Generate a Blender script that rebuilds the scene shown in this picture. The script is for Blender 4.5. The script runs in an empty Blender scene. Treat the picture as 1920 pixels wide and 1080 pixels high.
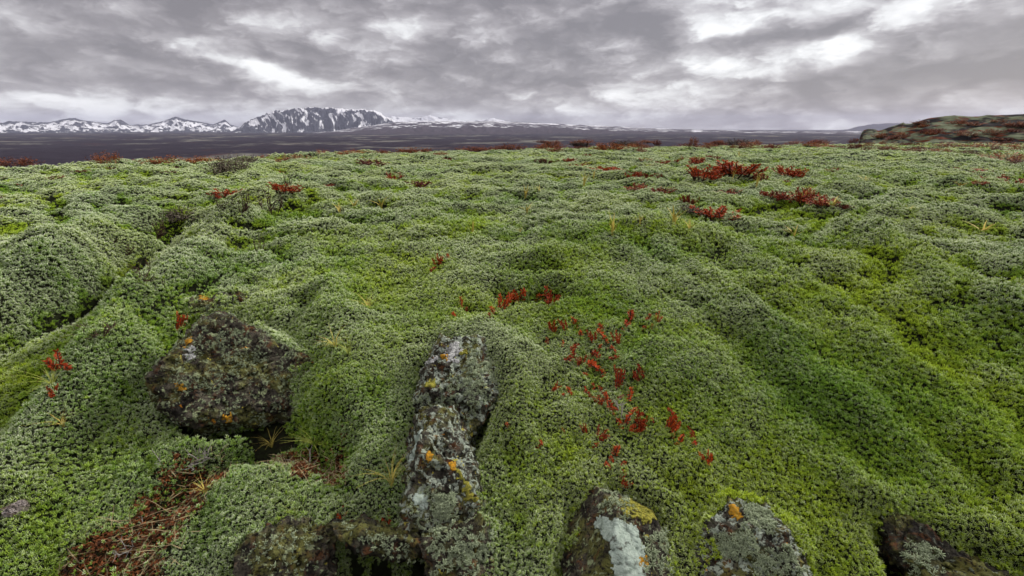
import bpy, bmesh, math
import numpy as np
from mathutils import Vector, Matrix, Euler

SC = bpy.context.scene
COL = SC.collection
R = math.radians
rng = np.random.default_rng(7)

# ------------------------------------------------------------------ camera
CAMZ = 0.70                       # eye height over the moss plateau
F = 907.0                         # focal length in photo pixels (1920 wide), 17 mm
PITCH = R(18.3)
cam_d = bpy.data.cameras.new('camera')
cam_d.sensor_width = 36.0
cam_d.lens = F / 1920 * 36.0
cam_d.clip_start = 0.05
cam_d.clip_end = 60000
cam = bpy.data.objects.new('camera', cam_d)
COL.objects.link(cam)
cam.location = (0, 0, CAMZ)
cam.rotation_euler = (math.pi / 2 - PITCH, 0, 0)
SC.camera = cam

# ------------------------------------------------------------------ exposure
SC.view_settings.view_transform = 'Standard'
SC.view_settings.look = 'None'
SC.view_settings.exposure = 1.08
SC.view_settings.gamma = 1.0
SC.cycles.max_bounces = 5
SC.cycles.diffuse_bounces = 2
SC.cycles.volume_bounces = 0
SC.cycles.use_adaptive_sampling = True
SC.cycles.adaptive_threshold = 0.02

SUN_EL, SUN_AZ = R(32), R(62)     # veiled sun ahead and to the right

# ------------------------------------------------------------------ world: nishita sky under a broken overcast
world = bpy.data.worlds.new("World")
SC.world = world
world.use_nodes = True


class NT:
    """small node-tree helper"""
    def __init__(s, tree):
        s.t = tree; s.N = tree.nodes; s.L = tree.links

    def n(s, typ, **kw):
        o = s.N.new(typ)
        for k, v in kw.items():
            setattr(o, k, v)
        return o

    def put(s, sock, v):
        if hasattr(v, 'is_output') or isinstance(v, bpy.types.NodeSocket):
            s.L.new(v, sock)
        elif v is not None:
            sock.default_value = v

    def m(s, op, a, b=None, c=None, clamp=False):
        o = s.n('ShaderNodeMath', operation=op, use_clamp=clamp)
        s.put(o.inputs[0], a); s.put(o.inputs[1], b)
        if c is not None: s.put(o.inputs[2], c)
        return o.outputs[0]

    def vec(s, x, y, z=0.0):
        o = s.n('ShaderNodeCombineXYZ')
        s.put(o.inputs[0], x); s.put(o.inputs[1], y); s.put(o.inputs[2], z)
        return o.outputs[0]

    def noise(s, vec, scale, detail=4, rough=0.5, dist=0.0, lac=2.0):
        o = s.n('ShaderNodeTexNoise', noise_dimensions='3D')
        if vec is not None: s.L.new(vec, o.inputs['Vector'])
        o.inputs['Scale'].default_value = scale
        o.inputs['Detail'].default_value = detail
        o.inputs['Roughness'].default_value = rough
        o.inputs['Lacunarity'].default_value = lac
        o.inputs['Distortion'].default_value = dist
        return o.outputs['Fac']

    def ramp(s, fac, pts, interp='LINEAR'):
        o = s.n('ShaderNodeValToRGB')
        o.color_ramp.interpolation = interp
        e = o.color_ramp.elements
        while len(e) < len(pts): e.new(0.5)
        for k, (p, c) in enumerate(pts):
            e[k].position = p
            e[k].color = (c, c, c, 1) if isinstance(c, (int, float)) else (*c, 1)
        s.L.new(fac, o.inputs[0])
        return o.outputs[0]

    def mix(s, fac, a, b, blend='MIX'):
        o = s.n('ShaderNodeMix', data_type='RGBA', blend_type=blend)
        s.put(o.inputs[0], fac)
        for k, v in ((6, a), (7, b)):
            if isinstance(v, (tuple, list)): v = (*v, 1) if len(v) == 3 else v
            s.put(o.inputs[k], v)
        return o.outputs[2]


def px_dir(px, py):
    """direction in the world of a photo pixel"""
    dx = (np.asarray(px, float) - 960) / F
    dy = (540 - np.asarray(py, float)) / F
    cp, sp = math.cos(PITCH), math.sin(PITCH)
    return dx, cp + dy * sp, -sp + dy * cp


def px_azel(px, py):
    x, y, z = px_dir(px, py)
    return math.atan2(x, y), math.atan2(z, math.hypot(x, y))


w = NT(world.node_tree)
w.N.clear()
out = w.n('ShaderNodeOutputWorld')
sky = w.n('ShaderNodeTexSky', sky_type='NISHITA')
sky.sun_disc = False
sky.sun_elevation = SUN_EL
sky.sun_rotation = SUN_AZ
bg_sky = w.n('ShaderNodeBackground')
w.L.new(sky.outputs[0], bg_sky.inputs[0])
bg_sky.inputs[1].default_value = 0.07
tc = w.n('ShaderNodeTexCoord')
sep = w.n('ShaderNodeSeparateXYZ')
w.L.new(tc.outputs['Generated'], sep.inputs[0])
X, Y, Z = sep.outputs
az = w.m('ARCTAN2', X, Y)
el = w.m('ARCSINE', Z)
zc = w.m('ADD', w.m('MAXIMUM', Z, 0.0), 0.13)
pl = w.vec(w.m('DIVIDE', X, zc), w.m('MULTIPLY', w.m('DIVIDE', Y, zc), 0.8))      # cloud deck seen in perspective
n_big = w.noise(pl, 1.0, 3, 0.5, 0.3)
n_mid = w.noise(pl, 2.4, 7, 0.55, 0.6)
angv = w.vec(w.m('MULTIPLY', az, 1.0), w.m('MULTIPLY', el, 2.3))
n_puff = w.noise(angv, 9.0, 8, 0.58, 0.35)
n_warp = w.noise(angv, 5.0, 4, 0.6)
n_warp2 = w.noise(w.vec(w.m('ADD', az, 7.3), w.m('MULTIPLY', el, 2.3)), 6.0, 4, 0.6)
azw = w.m('ADD', az, w.m('MULTIPLY', w.m('SUBTRACT', n_warp, 0.5), 0.16))
elw = w.m('ADD', el, w.m('MULTIPLY', w.m('SUBTRACT', n_warp2, 0.5), 0.07))


def blob(px, py, sx, sy, amp, tilt=0.0):
    a0, e0 = px_azel(px, py)
    a = w.m('SUBTRACT', azw, a0); e = w.m('SUBTRACT', elw, e0)
    if tilt: e = w.m('SUBTRACT', e, w.m('MULTIPLY', a, tilt))
    a = w.m('DIVIDE', a, sx / F); e = w.m('DIVIDE', e, sy / F)
    q = w.m('ADD', w.m('MULTIPLY', a, a), w.m('MULTIPLY', e, e))
    g = w.m('EXPONENT', w.m('MULTIPLY', q, -1.0))
    return w.m('MULTIPLY', g, amp)


v = w.m('ADD', w.m('MULTIPLY', w.m('SUBTRACT', n_big, 0.5), 0.45), 0.555)
v = w.m('ADD', v, w.m('MULTIPLY', w.m('SUBTRACT', n_mid, 0.5), 0.28))
v = w.m('ADD', v, w.m('MULTIPLY', w.m('SUBTRACT', n_puff, 0.5), 0.95))
n_f = w.noise(angv, 24.0, 6, 0.62, 0.5)
v = w.m('ADD', v, w.m('MULTIPLY', w.m('SUBTRACT', n_f, 0.5), 0.34))
vo = w.n('ShaderNodeTexVoronoi', feature='SMOOTH_F1', voronoi_dimensions='2D')
vo.inputs['Scale'].default_value = 8.0
vo.inputs['Detail'].default_value = 2.5
vo.inputs['Roughness'].default_value = .55
vo.inputs['Smoothness'].default_value = .35
w.L.new(w.vec(w.m('ADD', azw, w.m('MULTIPLY', w.m('SUBTRACT', n_f, .5), .10)), w.m('MULTIPLY', w.m('ADD', elw, w.m('MULTIPLY', w.m('SUBTRACT', n_puff, .5), .05)), 2.6)), vo.inputs['Vector'])
v = w.m('ADD', v, w.m('MULTIPLY', w.m('SUBTRACT', .42, vo.outputs['Distance']), 0.60))
hz_ = w.m('EXPONENT', w.m('MULTIPLY', w.m('MULTIPLY', el, el), -1 / (.045 * .045)))
v = w.m('ADD', v, w.m('MULTIPLY', hz_, 0.26))
BLOBS = [  # px, py, sx, sy, amount, slope
    (1760, -10, 130, 24, .60, 0), (1530, 18, 190, 26, .20, 0), (1330, 25, 50, 45, .42, 0), (1440, 50, 120, 18, .14, .1), (1640, 12, 120, 16, .15, 0),
    (1600, 80, 90, 25, .30, .25), (1420, 118, 200, 30, .26, .08), (1290, 150, 220, 30, .26, .1),
    (500, 140, 60, 16, .55, -.25), (400, 100, 120, 14, .28, -.28), (600, 155, 160, 20, .22, 0),
    (200, 100, 60, 12, .22, -.2), (30, 185, 70, 14, .35, 0), (260, 195, 260, 18, .22, 0),
    (740, 60, 60, 40, .20, 0), (560, 35, 70, 18, .18, 0), (870, 40, 60, 30, .18, 0),
    (1140, 180, 120, 24, .22, .1), (1330, 190, 120, 10, .16, .1),
    (1500, 62, 110, 20, -.50, .22), (1760, 130, 240, 55, -.24, .1), (1880, 60, 90, 70, -.14, 0),
    (1130, 45, 130, 40, -.22, .05), (1010, 150, 160, 40, -.16, 0), (850, 120, 150, 30, -.10, 0),
    (150, 30, 200, 16, -.20, -.22), (430, 45, 120, 16, -.16, -.25), (60, 135, 150, 18, -.12, -.1),
    (300, 160, 300, 14, -.10, -.05), (1650, 185, 300, 30, -.10, .08), (1800, 215, 250, 16, .10, .05),
]
for b in BLOBS:
    v = w.m('ADD', v, blob(*b))
cloud = w.ramp(v, [(0.0, (.150, .137, .142)), (.25, (.202, .186, .192)), (.45, (.284, .267, .274)),
                   (.62, (.392, .378, .386)), (.80, (.545, .543, .547)), (1.0, (.68, .68, .68))])
# an overcast sky is brighter overhead than along the horizon
lift = w.m('ADD', 0.79, w.m('MULTIPLY', w.m('MAXIMUM', w.m('SUBTRACT', el, 0.26), 0.0), 2.3))
bg_cl = w.n('ShaderNodeBackground')
w.L.new(cloud, bg_cl.inputs[0])
w.L.new(lift, bg_cl.inputs[1])
mixs = w.n('ShaderNodeMixShader')
mixs.inputs[0].default_value = 0.93
w.L.new(bg_sky.outputs[0], mixs.inputs[1])
w.L.new(bg_cl.outputs[0], mixs.inputs[2])
w.L.new(mixs.outputs[0], out.inputs[0])

sun_d = bpy.data.lights.new('sun', 'SUN')
sun_d.energy = 1.5
sun_d.angle = R(10)
sun_d.color = (1.0, 0.96, 0.90)
sun = bpy.data.objects.new('sun', sun_d)
COL.objects.link(sun)
sun.location = (20, 20, 30)
sd = Vector((math.sin(SUN_AZ) * math.cos(SUN_EL), math.cos(SUN_AZ) * math.cos(SUN_EL), math.sin(SUN_EL)))
sun.rotation_euler = sd.to_track_quat('Z', 'Y').to_euler()

# ------------------------------------------------------------------ numpy helpers


def _hash(*c, seed=0):
    h = np.full(np.shape(c[0]), (seed * 2654435761 + 12345) & 0xFFFFFFFF, np.uint64)
    for k, a in zip((374761393, 668265263, 2147483647 - 61), c):
        h = h + (a.astype(np.int64) & 0xFFFFFFFF).astype(np.uint64) * np.uint64(k)
        h &= np.uint64(0xFFFFFFFF)
    h = ((h ^ (h >> np.uint64(13))) * np.uint64(1274126177)) & np.uint64(0xFFFFFFFF)
    h = ((h ^ (h >> np.uint64(15))) * np.uint64(2246822519)) & np.uint64(0xFFFFFFFF)
    return (h ^ (h >> np.uint64(16))).astype(np.float64) / 4294967296.0


def perlin(x, y, seed=0):
    x = np.asarray(x, float); y = np.asarray(y, float)
    xi = np.floor(x); yi = np.floor(y)
    fx = x - xi; fy = y - yi
    u = fx * fx * fx * (fx * (fx * 6 - 15) + 10); v = fy * fy * fy * (fy * (fy * 6 - 15) + 10)
    def g(i, j):
        a = _hash(xi + i, yi + j, seed=seed) * 6.2831853
        return np.cos(a) * (fx - i) + np.sin(a) * (fy - j)
    return ((g(0, 0) * (1 - u) + g(1, 0) * u) * (1 - v) + (g(0, 1) * (1 - u) + g(1, 1) * u) * v) * 1.5


def vnoise3(p, seed=0):
    i = np.floor(p); f = p - i
    f = f * f * (3 - 2 * f)
    r = 0
    for a in (0, 1):
        for b in (0, 1):
            for c in (0, 1):
                wgt = (f[:, 0] if a else 1 - f[:, 0]) * (f[:, 1] if b else 1 - f[:, 1]) * (f[:, 2] if c else 1 - f[:, 2])
                r = r + wgt * _hash(i[:, 0] + a, i[:, 1] + b, i[:, 2] + c, seed=seed)
    return r * 2 - 1


def fbm3(p, octs=4, seed=0, gain=.5):
    r = 0; a = 1.0
    for o in range(octs):
        r = r + a * vnoise3(p * 2 ** o + 13.7 * o, seed + o); a *= gain
    return r


def fbm(x, y, octs=4, seed=0, gain=.5):
    r = 0; a = 1.0
    for o in range(octs):
        r = r + a * perlin(x * 2 ** o + 5.1 * o, y * 2 ** o - 3.7 * o, seed + o); a *= gain
    return r


def sstep(a, b, x):
    t = np.clip((x - a) / (b - a), 0, 1)
    return t * t * (3 - 2 * t)


def tag(o, label=None, cat=None, group=None, kind=None):
    for k, val in (('label', label), ('category', cat), ('group', group), ('kind', kind)):
        if val: o[k] = val
    return o


def mesh_np(name, verts, faces, mat=None, parent=None, smooth=False, attrs=None):
    """faces: int array (n,3) or (n,4), or list of arrays of both"""
    me = bpy.data.meshes.new(name)
    fl = faces if isinstance(faces, list) else [faces]
    fl = [np.asarray(f, np.int32) for f in fl if len(f)]
    loops = np.concatenate([f.ravel() for f in fl])
    tot = np.concatenate([np.full(len(f), f.shape[1], np.int32) for f in fl])
    start = np.concatenate([[0], np.cumsum(tot)[:-1]]).astype(np.int32)
    me.vertices.add(len(verts)); me.vertices.foreach_set('co', np.asarray(verts, np.float32).ravel())
    me.loops.add(len(loops)); me.loops.foreach_set('vertex_index', loops)
    me.polygons.add(len(tot)); me.polygons.foreach_set('loop_start', start)
    if smooth: me.polygons.foreach_set('use_smooth', np.ones(len(tot), bool))
    me.update(calc_edges=True)
    for k, a in (attrs or {}).items():
        at = me.attributes.new(k, 'FLOAT', 'POINT'); at.data.foreach_set('value', np.asarray(a, np.float32))
    if mat: me.materials.append(mat)
    o = bpy.data.objects.new(name, me); COL.objects.link(o)
    if parent is not None: o.parent = parent
    return o


def new_mat(name, rough=0.8, spec=0.2):
    m = bpy.data.materials.new(name); m.use_nodes = True
    t = NT(m.node_tree)
    b = t.N['Principled BSDF']
    b.inputs['Roughness'].default_value = rough
    b.inputs['Specular IOR Level'].default_value = spec
    return m, t, b

# ------------------------------------------------------------------ terrain
PY = np.array([-60, -2, 0.3, 0.8, 1.15, 1.5, 2.0, 2.6, 3.4, 5, 8, 14, 22, 40, 70.])
PZ = np.array([-1.5, -1.5, -1.46, -1.40, -1.28, -1.15, -1.0, -.865, -.77, -.71, -.69, -.76, -.89, -1.20, -1.8])
_ty = np.linspace(-60, 70, 13001)
_tz = np.interp(_ty, PY, PZ)
for _wd in (15, 25):
    _k = np.hanning(2 * _wd + 3)[1:-1]; _k /= _k.sum()
    _tz2 = np.convolve(np.pad(_tz, _wd, mode='edge'), _k, 'valid')
    _tz = np.where(_ty > .5, _tz2, _tz)
AZ_E = np.radians([-180, -75, -47, -38, -20, 0, 15, 28, 40, 60, 180])
R_E = np.array([9., 10., 11.5, 12.5, 14.0, 18., 24., 30., 46., 46., 12.])


def base(x, y):
    """the moss mound without its small features (world z)"""
    z = np.interp(y, _ty, _tz)
    r = np.hypot(x, y); a = np.arctan2(x, y)
    # the left flank falls away
    z = z - 0.10 * sstep(-0.8, -2.6, x) * sstep(0.2, 1.4, y) * (1 - sstep(3.2, 6.0, y))
    e = np.interp(a, AZ_E, R_E)
    q = np.maximum(r / e - 1, 0)
    z = z - np.minimum(q * 0.6 + q * q * 6.0, 50)
    return z + CAMZ


def to_ground(px, py, fn, tmax=90.0):
    """point where the ray of a photo pixel meets the surface fn"""
    px = np.atleast_1d(np.asarray(px, float)); py = np.atleast_1d(np.asarray(py, float))
    dx, dy, dz = px_dir(px, py)
    t = np.geomspace(0.4, tmax, 700)[None, :]
    xs, ys, zs = dx[:, None] * t, dy[:, None] * t, CAMZ + dz[:, None] * t
    d = zs - fn(xs.ravel(), ys.ravel()).reshape(xs.shape)
    k = np.argmax(d < 0, axis=1); k = np.where((d < 0).any(1), k, t.shape[1] - 1); k = np.maximum(k, 1)
    ii = np.arange(len(k)); d0, d1 = d[ii, k - 1], d[ii, k]
    f = np.clip(d0 / (d0 - d1 + 1e-12), 0, 1)
    tt = t[0, k - 1] * (1 - f) + t[0, k] * f
    return np.stack([dx * tt, dy * tt, CAMZ + dz * tt], 1)


def seg_dist(x, y, pts):
    d = np.full(x.shape, 1e9)
    for (ax, ay), (bx, by) in zip(pts[:-1], pts[1:]):
        vx, vy = bx - ax, by - ay
        t = np.clip(((x - ax) * vx + (y - ay) * vy) / (vx * vx + vy * vy + 1e-12), 0, 1)
        d = np.minimum(d, np.hypot(x - ax - t * vx, y - ay - t * vy))
    return d


def poly_sd(x, y, pts):
    """signed distance, positive inside"""
    d = seg_dist(x, y, list(pts) + [pts[0]])
    ins = np.zeros(x.shape, bool)
    for (ax, ay), (bx, by) in zip(pts, list(pts[1:]) + [pts[0]]):
        c = (ay > y) != (by > y)
        with np.errstate(divide='ignore', invalid='ignore'):
            xx = (bx - ax) * (y - ay) / (by - ay + 1e-15) + ax
        ins ^= c & (x < xx)
    return np.where(ins, d, -d)


def gpts(pl):
    g = to_ground([p[0] for p in pl], [p[1] for p in pl], base)
    return [(p[0], p[1]) for p in g]


# (kind, pixels, height, width)  -- hollows, ridges and rock pits of the mound
FEATS = [
    ('poly', [(300, 660), (360, 600), (450, 600), (510, 680), (560, 745), (590, 790), (530, 812), (345, 815), (295, 750)], -.15, .05),
    ('line', [(460, 840), (380, 870), (320, 920), (260, 990), (170, 1070), (80, 1130)], -.10, .075),
    ('line', [(480, 830), (600, 840), (640, 860)], -.08, .06),
    ('line', [(610, 560), (680, 690), (715, 850), (700, 930)], .085, .15),
    ('line', [(500, 580), (590, 670), (640, 760)], .06, .12),
    ('line', [(560, 800), (640, 860), (650, 960)], -.05, .06),
    ('line', [(430, 920), (520, 960), (600, 1010)], .02, .08),
    ('poly', [(635, 995), (720, 990), (795, 1040), (830, 1130), (600, 1130), (610, 1060)], -.34, .05),
    ('poly', [(440, 1080), (500, 990), (590, 985), (640, 1080), (640, 1140), (440, 1140)], -.12, .05),
    ('poly', [(775, 690), (830, 640), (900, 690), (935, 760), (900, 850), (885, 1000), (900, 1120), (760, 1120), (750, 960), (770, 820)], -.16, .045),
    ('poly', [(1065, 935), (1150, 905), (1250, 950), (1250, 1130), (1020, 1130), (1040, 1000)], -.20, .04),
    ('poly', [(1290, 1130), (1330, 1000), (1370, 915), (1440, 960), (1520, 1130)], -.11, .05),
    ('poly', [(1630, 965), (1730, 985), (1930, 1060), (1980, 1150), (1680, 1130)], -.22, .05),
    ('line', [(1640, 930), (1760, 960), (1930, 1020)], .05, .09),
    ('line', [(330, 405), (240, 470), (120, 545), (0, 610), (-120, 670)], -.44, .25),
    ('line', [(120, 548), (0, 606), (-100, 650)], -.16, .05),
    ('line', [(560, 385), (430, 450), (260, 620), (170, 760), (20, 930)], .16, .16),
    ('line', [(-60, 560), (60, 490), (200, 420)], .10, .25),
    ('line', [(960, 545), (1050, 545)], -.13, .09),
    ('line', [(940, 490), (1060, 490)], .05, .12),
    ('line', [(880, 580), (940, 560)], -.04, .05),
    ('line', [(1090, 450), (1210, 430), (1300, 440)], .07, .30),
    ('line', [(1180, 480), (1400, 600), (1640, 800)], .035, .12),
    ('line', [(1280, 560), (1500, 760), (1640, 900)], -.03, .10),
    ('line', [(1600, 440), (1760, 540), (1960, 690)], .07, .17),
    ('line', [(1500, 500), (1700, 620), (1950, 840)], -.05, .13),
    ('line', [(1760, 480), (1960, 590)], -.05, .15),
    ('line', [(1330, 455), (1560, 560), (1800, 760), (1960, 960)], .032, .085),
    ('line', [(1300, 500), (1480, 600), (1700, 790), (1860, 940)], -.02, .07),
    ('line', [(1650, 450), (1800, 545), (1980, 660)], .035, .09),
    ('line', [(1230, 470), (1330, 520), (1420, 600)], .035, .06),
    ('line', [(700, 400), (560, 390), (500, 372)], .07, .35),
    ('line', [(1480, 380), (1620, 410)], .05, .3),
    ('line', [(380, 560), (450, 570)], -.05, .05),
    ('line', [(890, 625), (965, 700), (965, 790)], .085, .09),
    ('line', [(1150, 640), (1300, 700)], .03, .2),
]
_F = [(k, gpts(p), h, wd) for k, p, h, wd in FEATS]


def height(x, y):
    z = base(x, y)
    for k, p, h, wd in _F:
        xs = [q[0] for q in p]; ys = [q[1] for q in p]; m = 3.2 * wd
        idx = np.nonzero((x > min(xs) - m) & (x < max(xs) + m) & (y > min(ys) - m) & (y < max(ys) + m))[0]
        if not len(idx): continue
        if k == 'line':
            xi_, yi_ = x[idx], y[idx]; sc_ = .9 / max(wd, .05)
            d = seg_dist(xi_ + .55 * wd * perlin(xi_ * sc_ * .55, yi_ * sc_ * .55, 71), yi_ + .55 * wd * perlin(xi_ * sc_ * .55, yi_ * sc_ * .55, 72), p)
            z[idx] += h * (1 + .75 * perlin(xi_ * sc_ * .30 + 3, yi_ * sc_ * .30, 73)) * np.exp(-(d / wd) ** 2)
        else:
            jit = .35 * wd * perlin(x[idx] * 14, y[idx] * 14, 77)
            d = poly_sd(x[idx], y[idx], p) + jit; z[idx] += h * sstep(-wd * .6, wd * .9, d)
    r = np.hypot(x, y)
    # hummocks: rounded cushions with creases between
    wx = x + .25 * perlin(x * .9, y * .9, 31); wy = y + .25 * perlin(x * .9, y * .9, 32)
    far = sstep(2.0, 4.5, r)
    b1 = np.abs(perlin(wx * .85, wy * 1.6, 41)); b2 = np.abs(perlin(wx * 1.7, wy * 2.9, 42)); b3 = np.abs(perlin(wx * 3.6, wy * 6.0, 43))
    z += far * (.15 * (b1 - .25) + .11 * (b2 - .25) + .055 * (b3 - .25))
    z += sstep(7, 14, r) * (.06 * perlin(x * .35, y * .5, 44) + .08 * (np.abs(perlin(wx * .6, wy * .8, 45)) - .25)) * (1 - .4 * sstep(20, 40, r))
    near = 1 - sstep(2.5, 4.5, r)
    z += near * (.030 * perlin(wx * 2.2, wy * 2.2, 51) + (.040 + .02 * perlin(x * 1.3, y * 1.3, 58)) * (np.abs(perlin(wx * 4.2, wy * 4.2, 52)) - .2) + .020 * (np.abs(perlin(x * 10, y * 10, 53)) - .2))
    z += .005 * perlin(x * 24, y * 24, 54) * (1 - sstep(3, 6, r))
    return z


def at(px, py):
    return to_ground(px, py, height)


def at1(px, py):
    return at([px], [py])[0]


# polar sheet, fine inside the view
def az_grid():
    a = [np.radians(np.arange(-62, 62.01, .36)), np.radians(np.arange(64, 298 - .5, 4.0))]
    return np.concatenate(a)


def polar_sheet(name, r, a, zf, mat, **kw):
    A, RR = np.meshgrid(a, r)
    x = (np.sin(A) * RR).ravel(); y = (np.cos(A) * RR).ravel()
    z = zf(x, y)
    na, nr = len(a), len(r)
    i = np.arange(nr - 1)[:, None] * na; j = np.arange(na)[None, :]; jn = (j + 1) % na
    f = np.stack([i + j, i + na + j, i + na + jn, i + jn], -1)[..., ::-1].reshape(-1, 4)
    v = np.stack([x, y, z], 1)
    v = np.vstack([v, [[0, 0, v[:na, 2].mean()]]])
    cap = np.stack([np.full(na, len(v) - 1), np.arange(na), (np.arange(na) + 1) % na], 1)[:, ::-1]
    return mesh_np(name, v, [f, cap], mat, smooth=True, **kw), v, f


gm, t, b = new_mat('ground_moss', .95, .05)
co = t.n('ShaderNodeTexCoord').outputs['Object']
c1 = t.noise(co, 2.2, 6, .6); c2 = t.noise(co, 45, 4, .65)
colr = t.mix(c1, (.009, .014, .005), (.020, .025, .009))
colr = t.mix(t.ramp(c2, [(.42, 0), (.62, 1)]), colr, (.010, .009, .006))
t.L.new(colr, b.inputs['Base Color'])
bp = t.n('ShaderNodeBump'); bp.inputs['Strength'].default_value = .6; bp.inputs['Distance'].default_value = .01
t.L.new(c2, bp.inputs['Height']); t.L.new(bp.outputs[0], b.inputs['Normal'])

rr = np.concatenate([np.geomspace(.3, .85, 30)[:-1], np.geomspace(.85, 70, 760)])
ground, GV, GF = polar_sheet('ground', rr, az_grid(), height, gm)
tag(ground, 'hummocky brown green soil under the moss on the lava mound', 'ground', kind='structure')

BARE = [gpts(p) for p in (
    [(320, 690), (380, 640), (450, 640), (500, 720), (550, 770), (570, 800), (520, 815), (340, 815), (300, 760)],
    [(655, 1000), (730, 1000), (800, 1060), (820, 1130), (600, 1130)],
    [(785, 720), (830, 680), (880, 740), (880, 850), (870, 1000), (880, 1120), (775, 1120), (765, 960), (780, 830)],
    [(1075, 950), (1150, 925), (1235, 965), (1235, 1130), (1040, 1130), (1055, 1010)],
    [(1310, 1130), (1345, 1010), (1375, 935), (1425, 975), (1500, 1130)],
    [(1650, 985), (1730, 1005), (1900, 1075), (1950, 1150), (1700, 1130)],
)]
THIN = [gpts(p) for p in (   # litter shows between the shoots here
    [(470, 835), (370, 835), (290, 890), (235, 960), (120, 1050), (60, 1130), (310, 1130), (340, 1040), (380, 960), (440, 890)],
    [(480, 828), (600, 816), (650, 826), (655, 900), (570, 905), (490, 878)],
    [(-40, 625), (0, 600), (60, 568), (125, 538), (130, 552), (60, 588), (0, 626), (-40, 650)],
    [(60, 720), (110, 690), (150, 680), (140, 740), (100, 760)],
)]


def shoots(seed, n=8):
    """one head of moss: narrow pointed leaves fanning out of a stem, unit size; returns verts, tris, tip value"""
    g = np.random.default_rng(seed); V, T, tip = [], [], []
    for k in range(n):
        a = 2.4 * k + g.random() * .9; el = math.asin(min(.98, .22 + .80 * (k + .3) / n + g.normal(0, .08))) if k < n - 1 else 1.35
        d = np.array([math.cos(a) * math.cos(el), math.sin(a) * math.cos(el), math.sin(el)])
        L = .70 + .60 * g.random()
        s1 = np.cross(d, (0, 0, 1.0)); s1 /= np.linalg.norm(s1); s2 = np.cross(d, s1)
        b0 = len(V); curl = np.array([0, 0, 1.0]) * g.uniform(-.12, .22)
        for (q, rad, tv) in ((.0, .09, 0), (.50, .155, .5), (1.0, .035, 1)):
            for m_ in range(3):
                am = 2.094 * m_
                V.append(d * q * L + curl * q * q + rad * (math.cos(am) * s1 + math.sin(am) * s2)); tip.append(tv)
        for l in range(2):
            for m_ in range(3):
                i0, i1 = b0 + l * 3 + m_, b0 + l * 3 + (m_ + 1) % 3
                T += [(i0, i1, i1 + 3), (i0, i1 + 3, i0 + 3)]
        T.append((b0 + 6, b0 + 7, b0 + 8))
    b0 = len(V)
    for zz, rad in ((-2.0, .14), (.1, .14)):
        for m_ in range(3):
            V.append(np.array([rad * math.cos(2.094 * m_), rad * math.sin(2.094 * m_), zz])); tip.append(0)
    for m_ in range(3):
        i0, i1 = b0 + m_, b0 + (m_ + 1) % 3; T += [(i0, i1, i1 + 3), (i0, i1 + 3, i0 + 3)]
    return np.array(V), np.array(T), np.array(tip)


# ------------------------------------------------------------------ far land: lava plain, snowy mountains, the outcrop on the right
PLZ = CAMZ - 40.0


def plain_z(x, y):
    r = np.hypot(x, y)
    z = np.full(x.shape, PLZ)
    q = 1 - sstep(4000, 9000, r)
    z += q * (2.2 * perlin(x / 60, y / 60, 301) + 1.4 * np.abs(perlin(x / 22, y / 22, 302)) + 3.0 * perlin(x / 240, y / 240, 303))
    return z


pm, t, b = new_mat('lava_plain', .95, .03)
co = t.n('ShaderNodeTexCoord').outputs['Object']
mp = t.n('ShaderNodeMapping'); mp.inputs['Scale'].default_value = (.0042, .0050, .004); t.L.new(co, mp.inputs[0])
n1 = t.noise(mp.outputs[0], 1.0, 9, .62, .4)
mp2 = t.n('ShaderNodeMapping'); mp2.inputs['Scale'].default_value = (.03, .03, .03); t.L.new(co, mp2.inputs[0])
n2 = t.noise(mp2.outputs[0], 1.0, 6, .65)
c = t.mix(n2, (.008, .006, .010), (.034, .025, .036))
c = t.mix(t.ramp(n1, [(.53, 0), (.64, 1)]), c, (.16, .155, .13))
c = t.mix(t.ramp(t.noise(mp.outputs[0], 2.3, 6, .6), [(.60, 0), (.72, .6)]), c, (.085, .032, .022))
t.L.new(c, b.inputs['Base Color'])
rp = np.concatenate([[30., 120., 250.], np.geomspace(380, 4000, 330), np.geomspace(4100, 13500, 40)])
ap = np.concatenate([np.radians(np.arange(-62, 62.01, .16)), np.radians(np.arange(64, 298 - .5, 4.0))])
plain, _, _ = polar_sheet('lava_plain', rp, ap, plain_z, pm)
tag(plain, 'dark purple brown lava plain with pale streaks below the mountains', 'plain', kind='structure')


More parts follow.
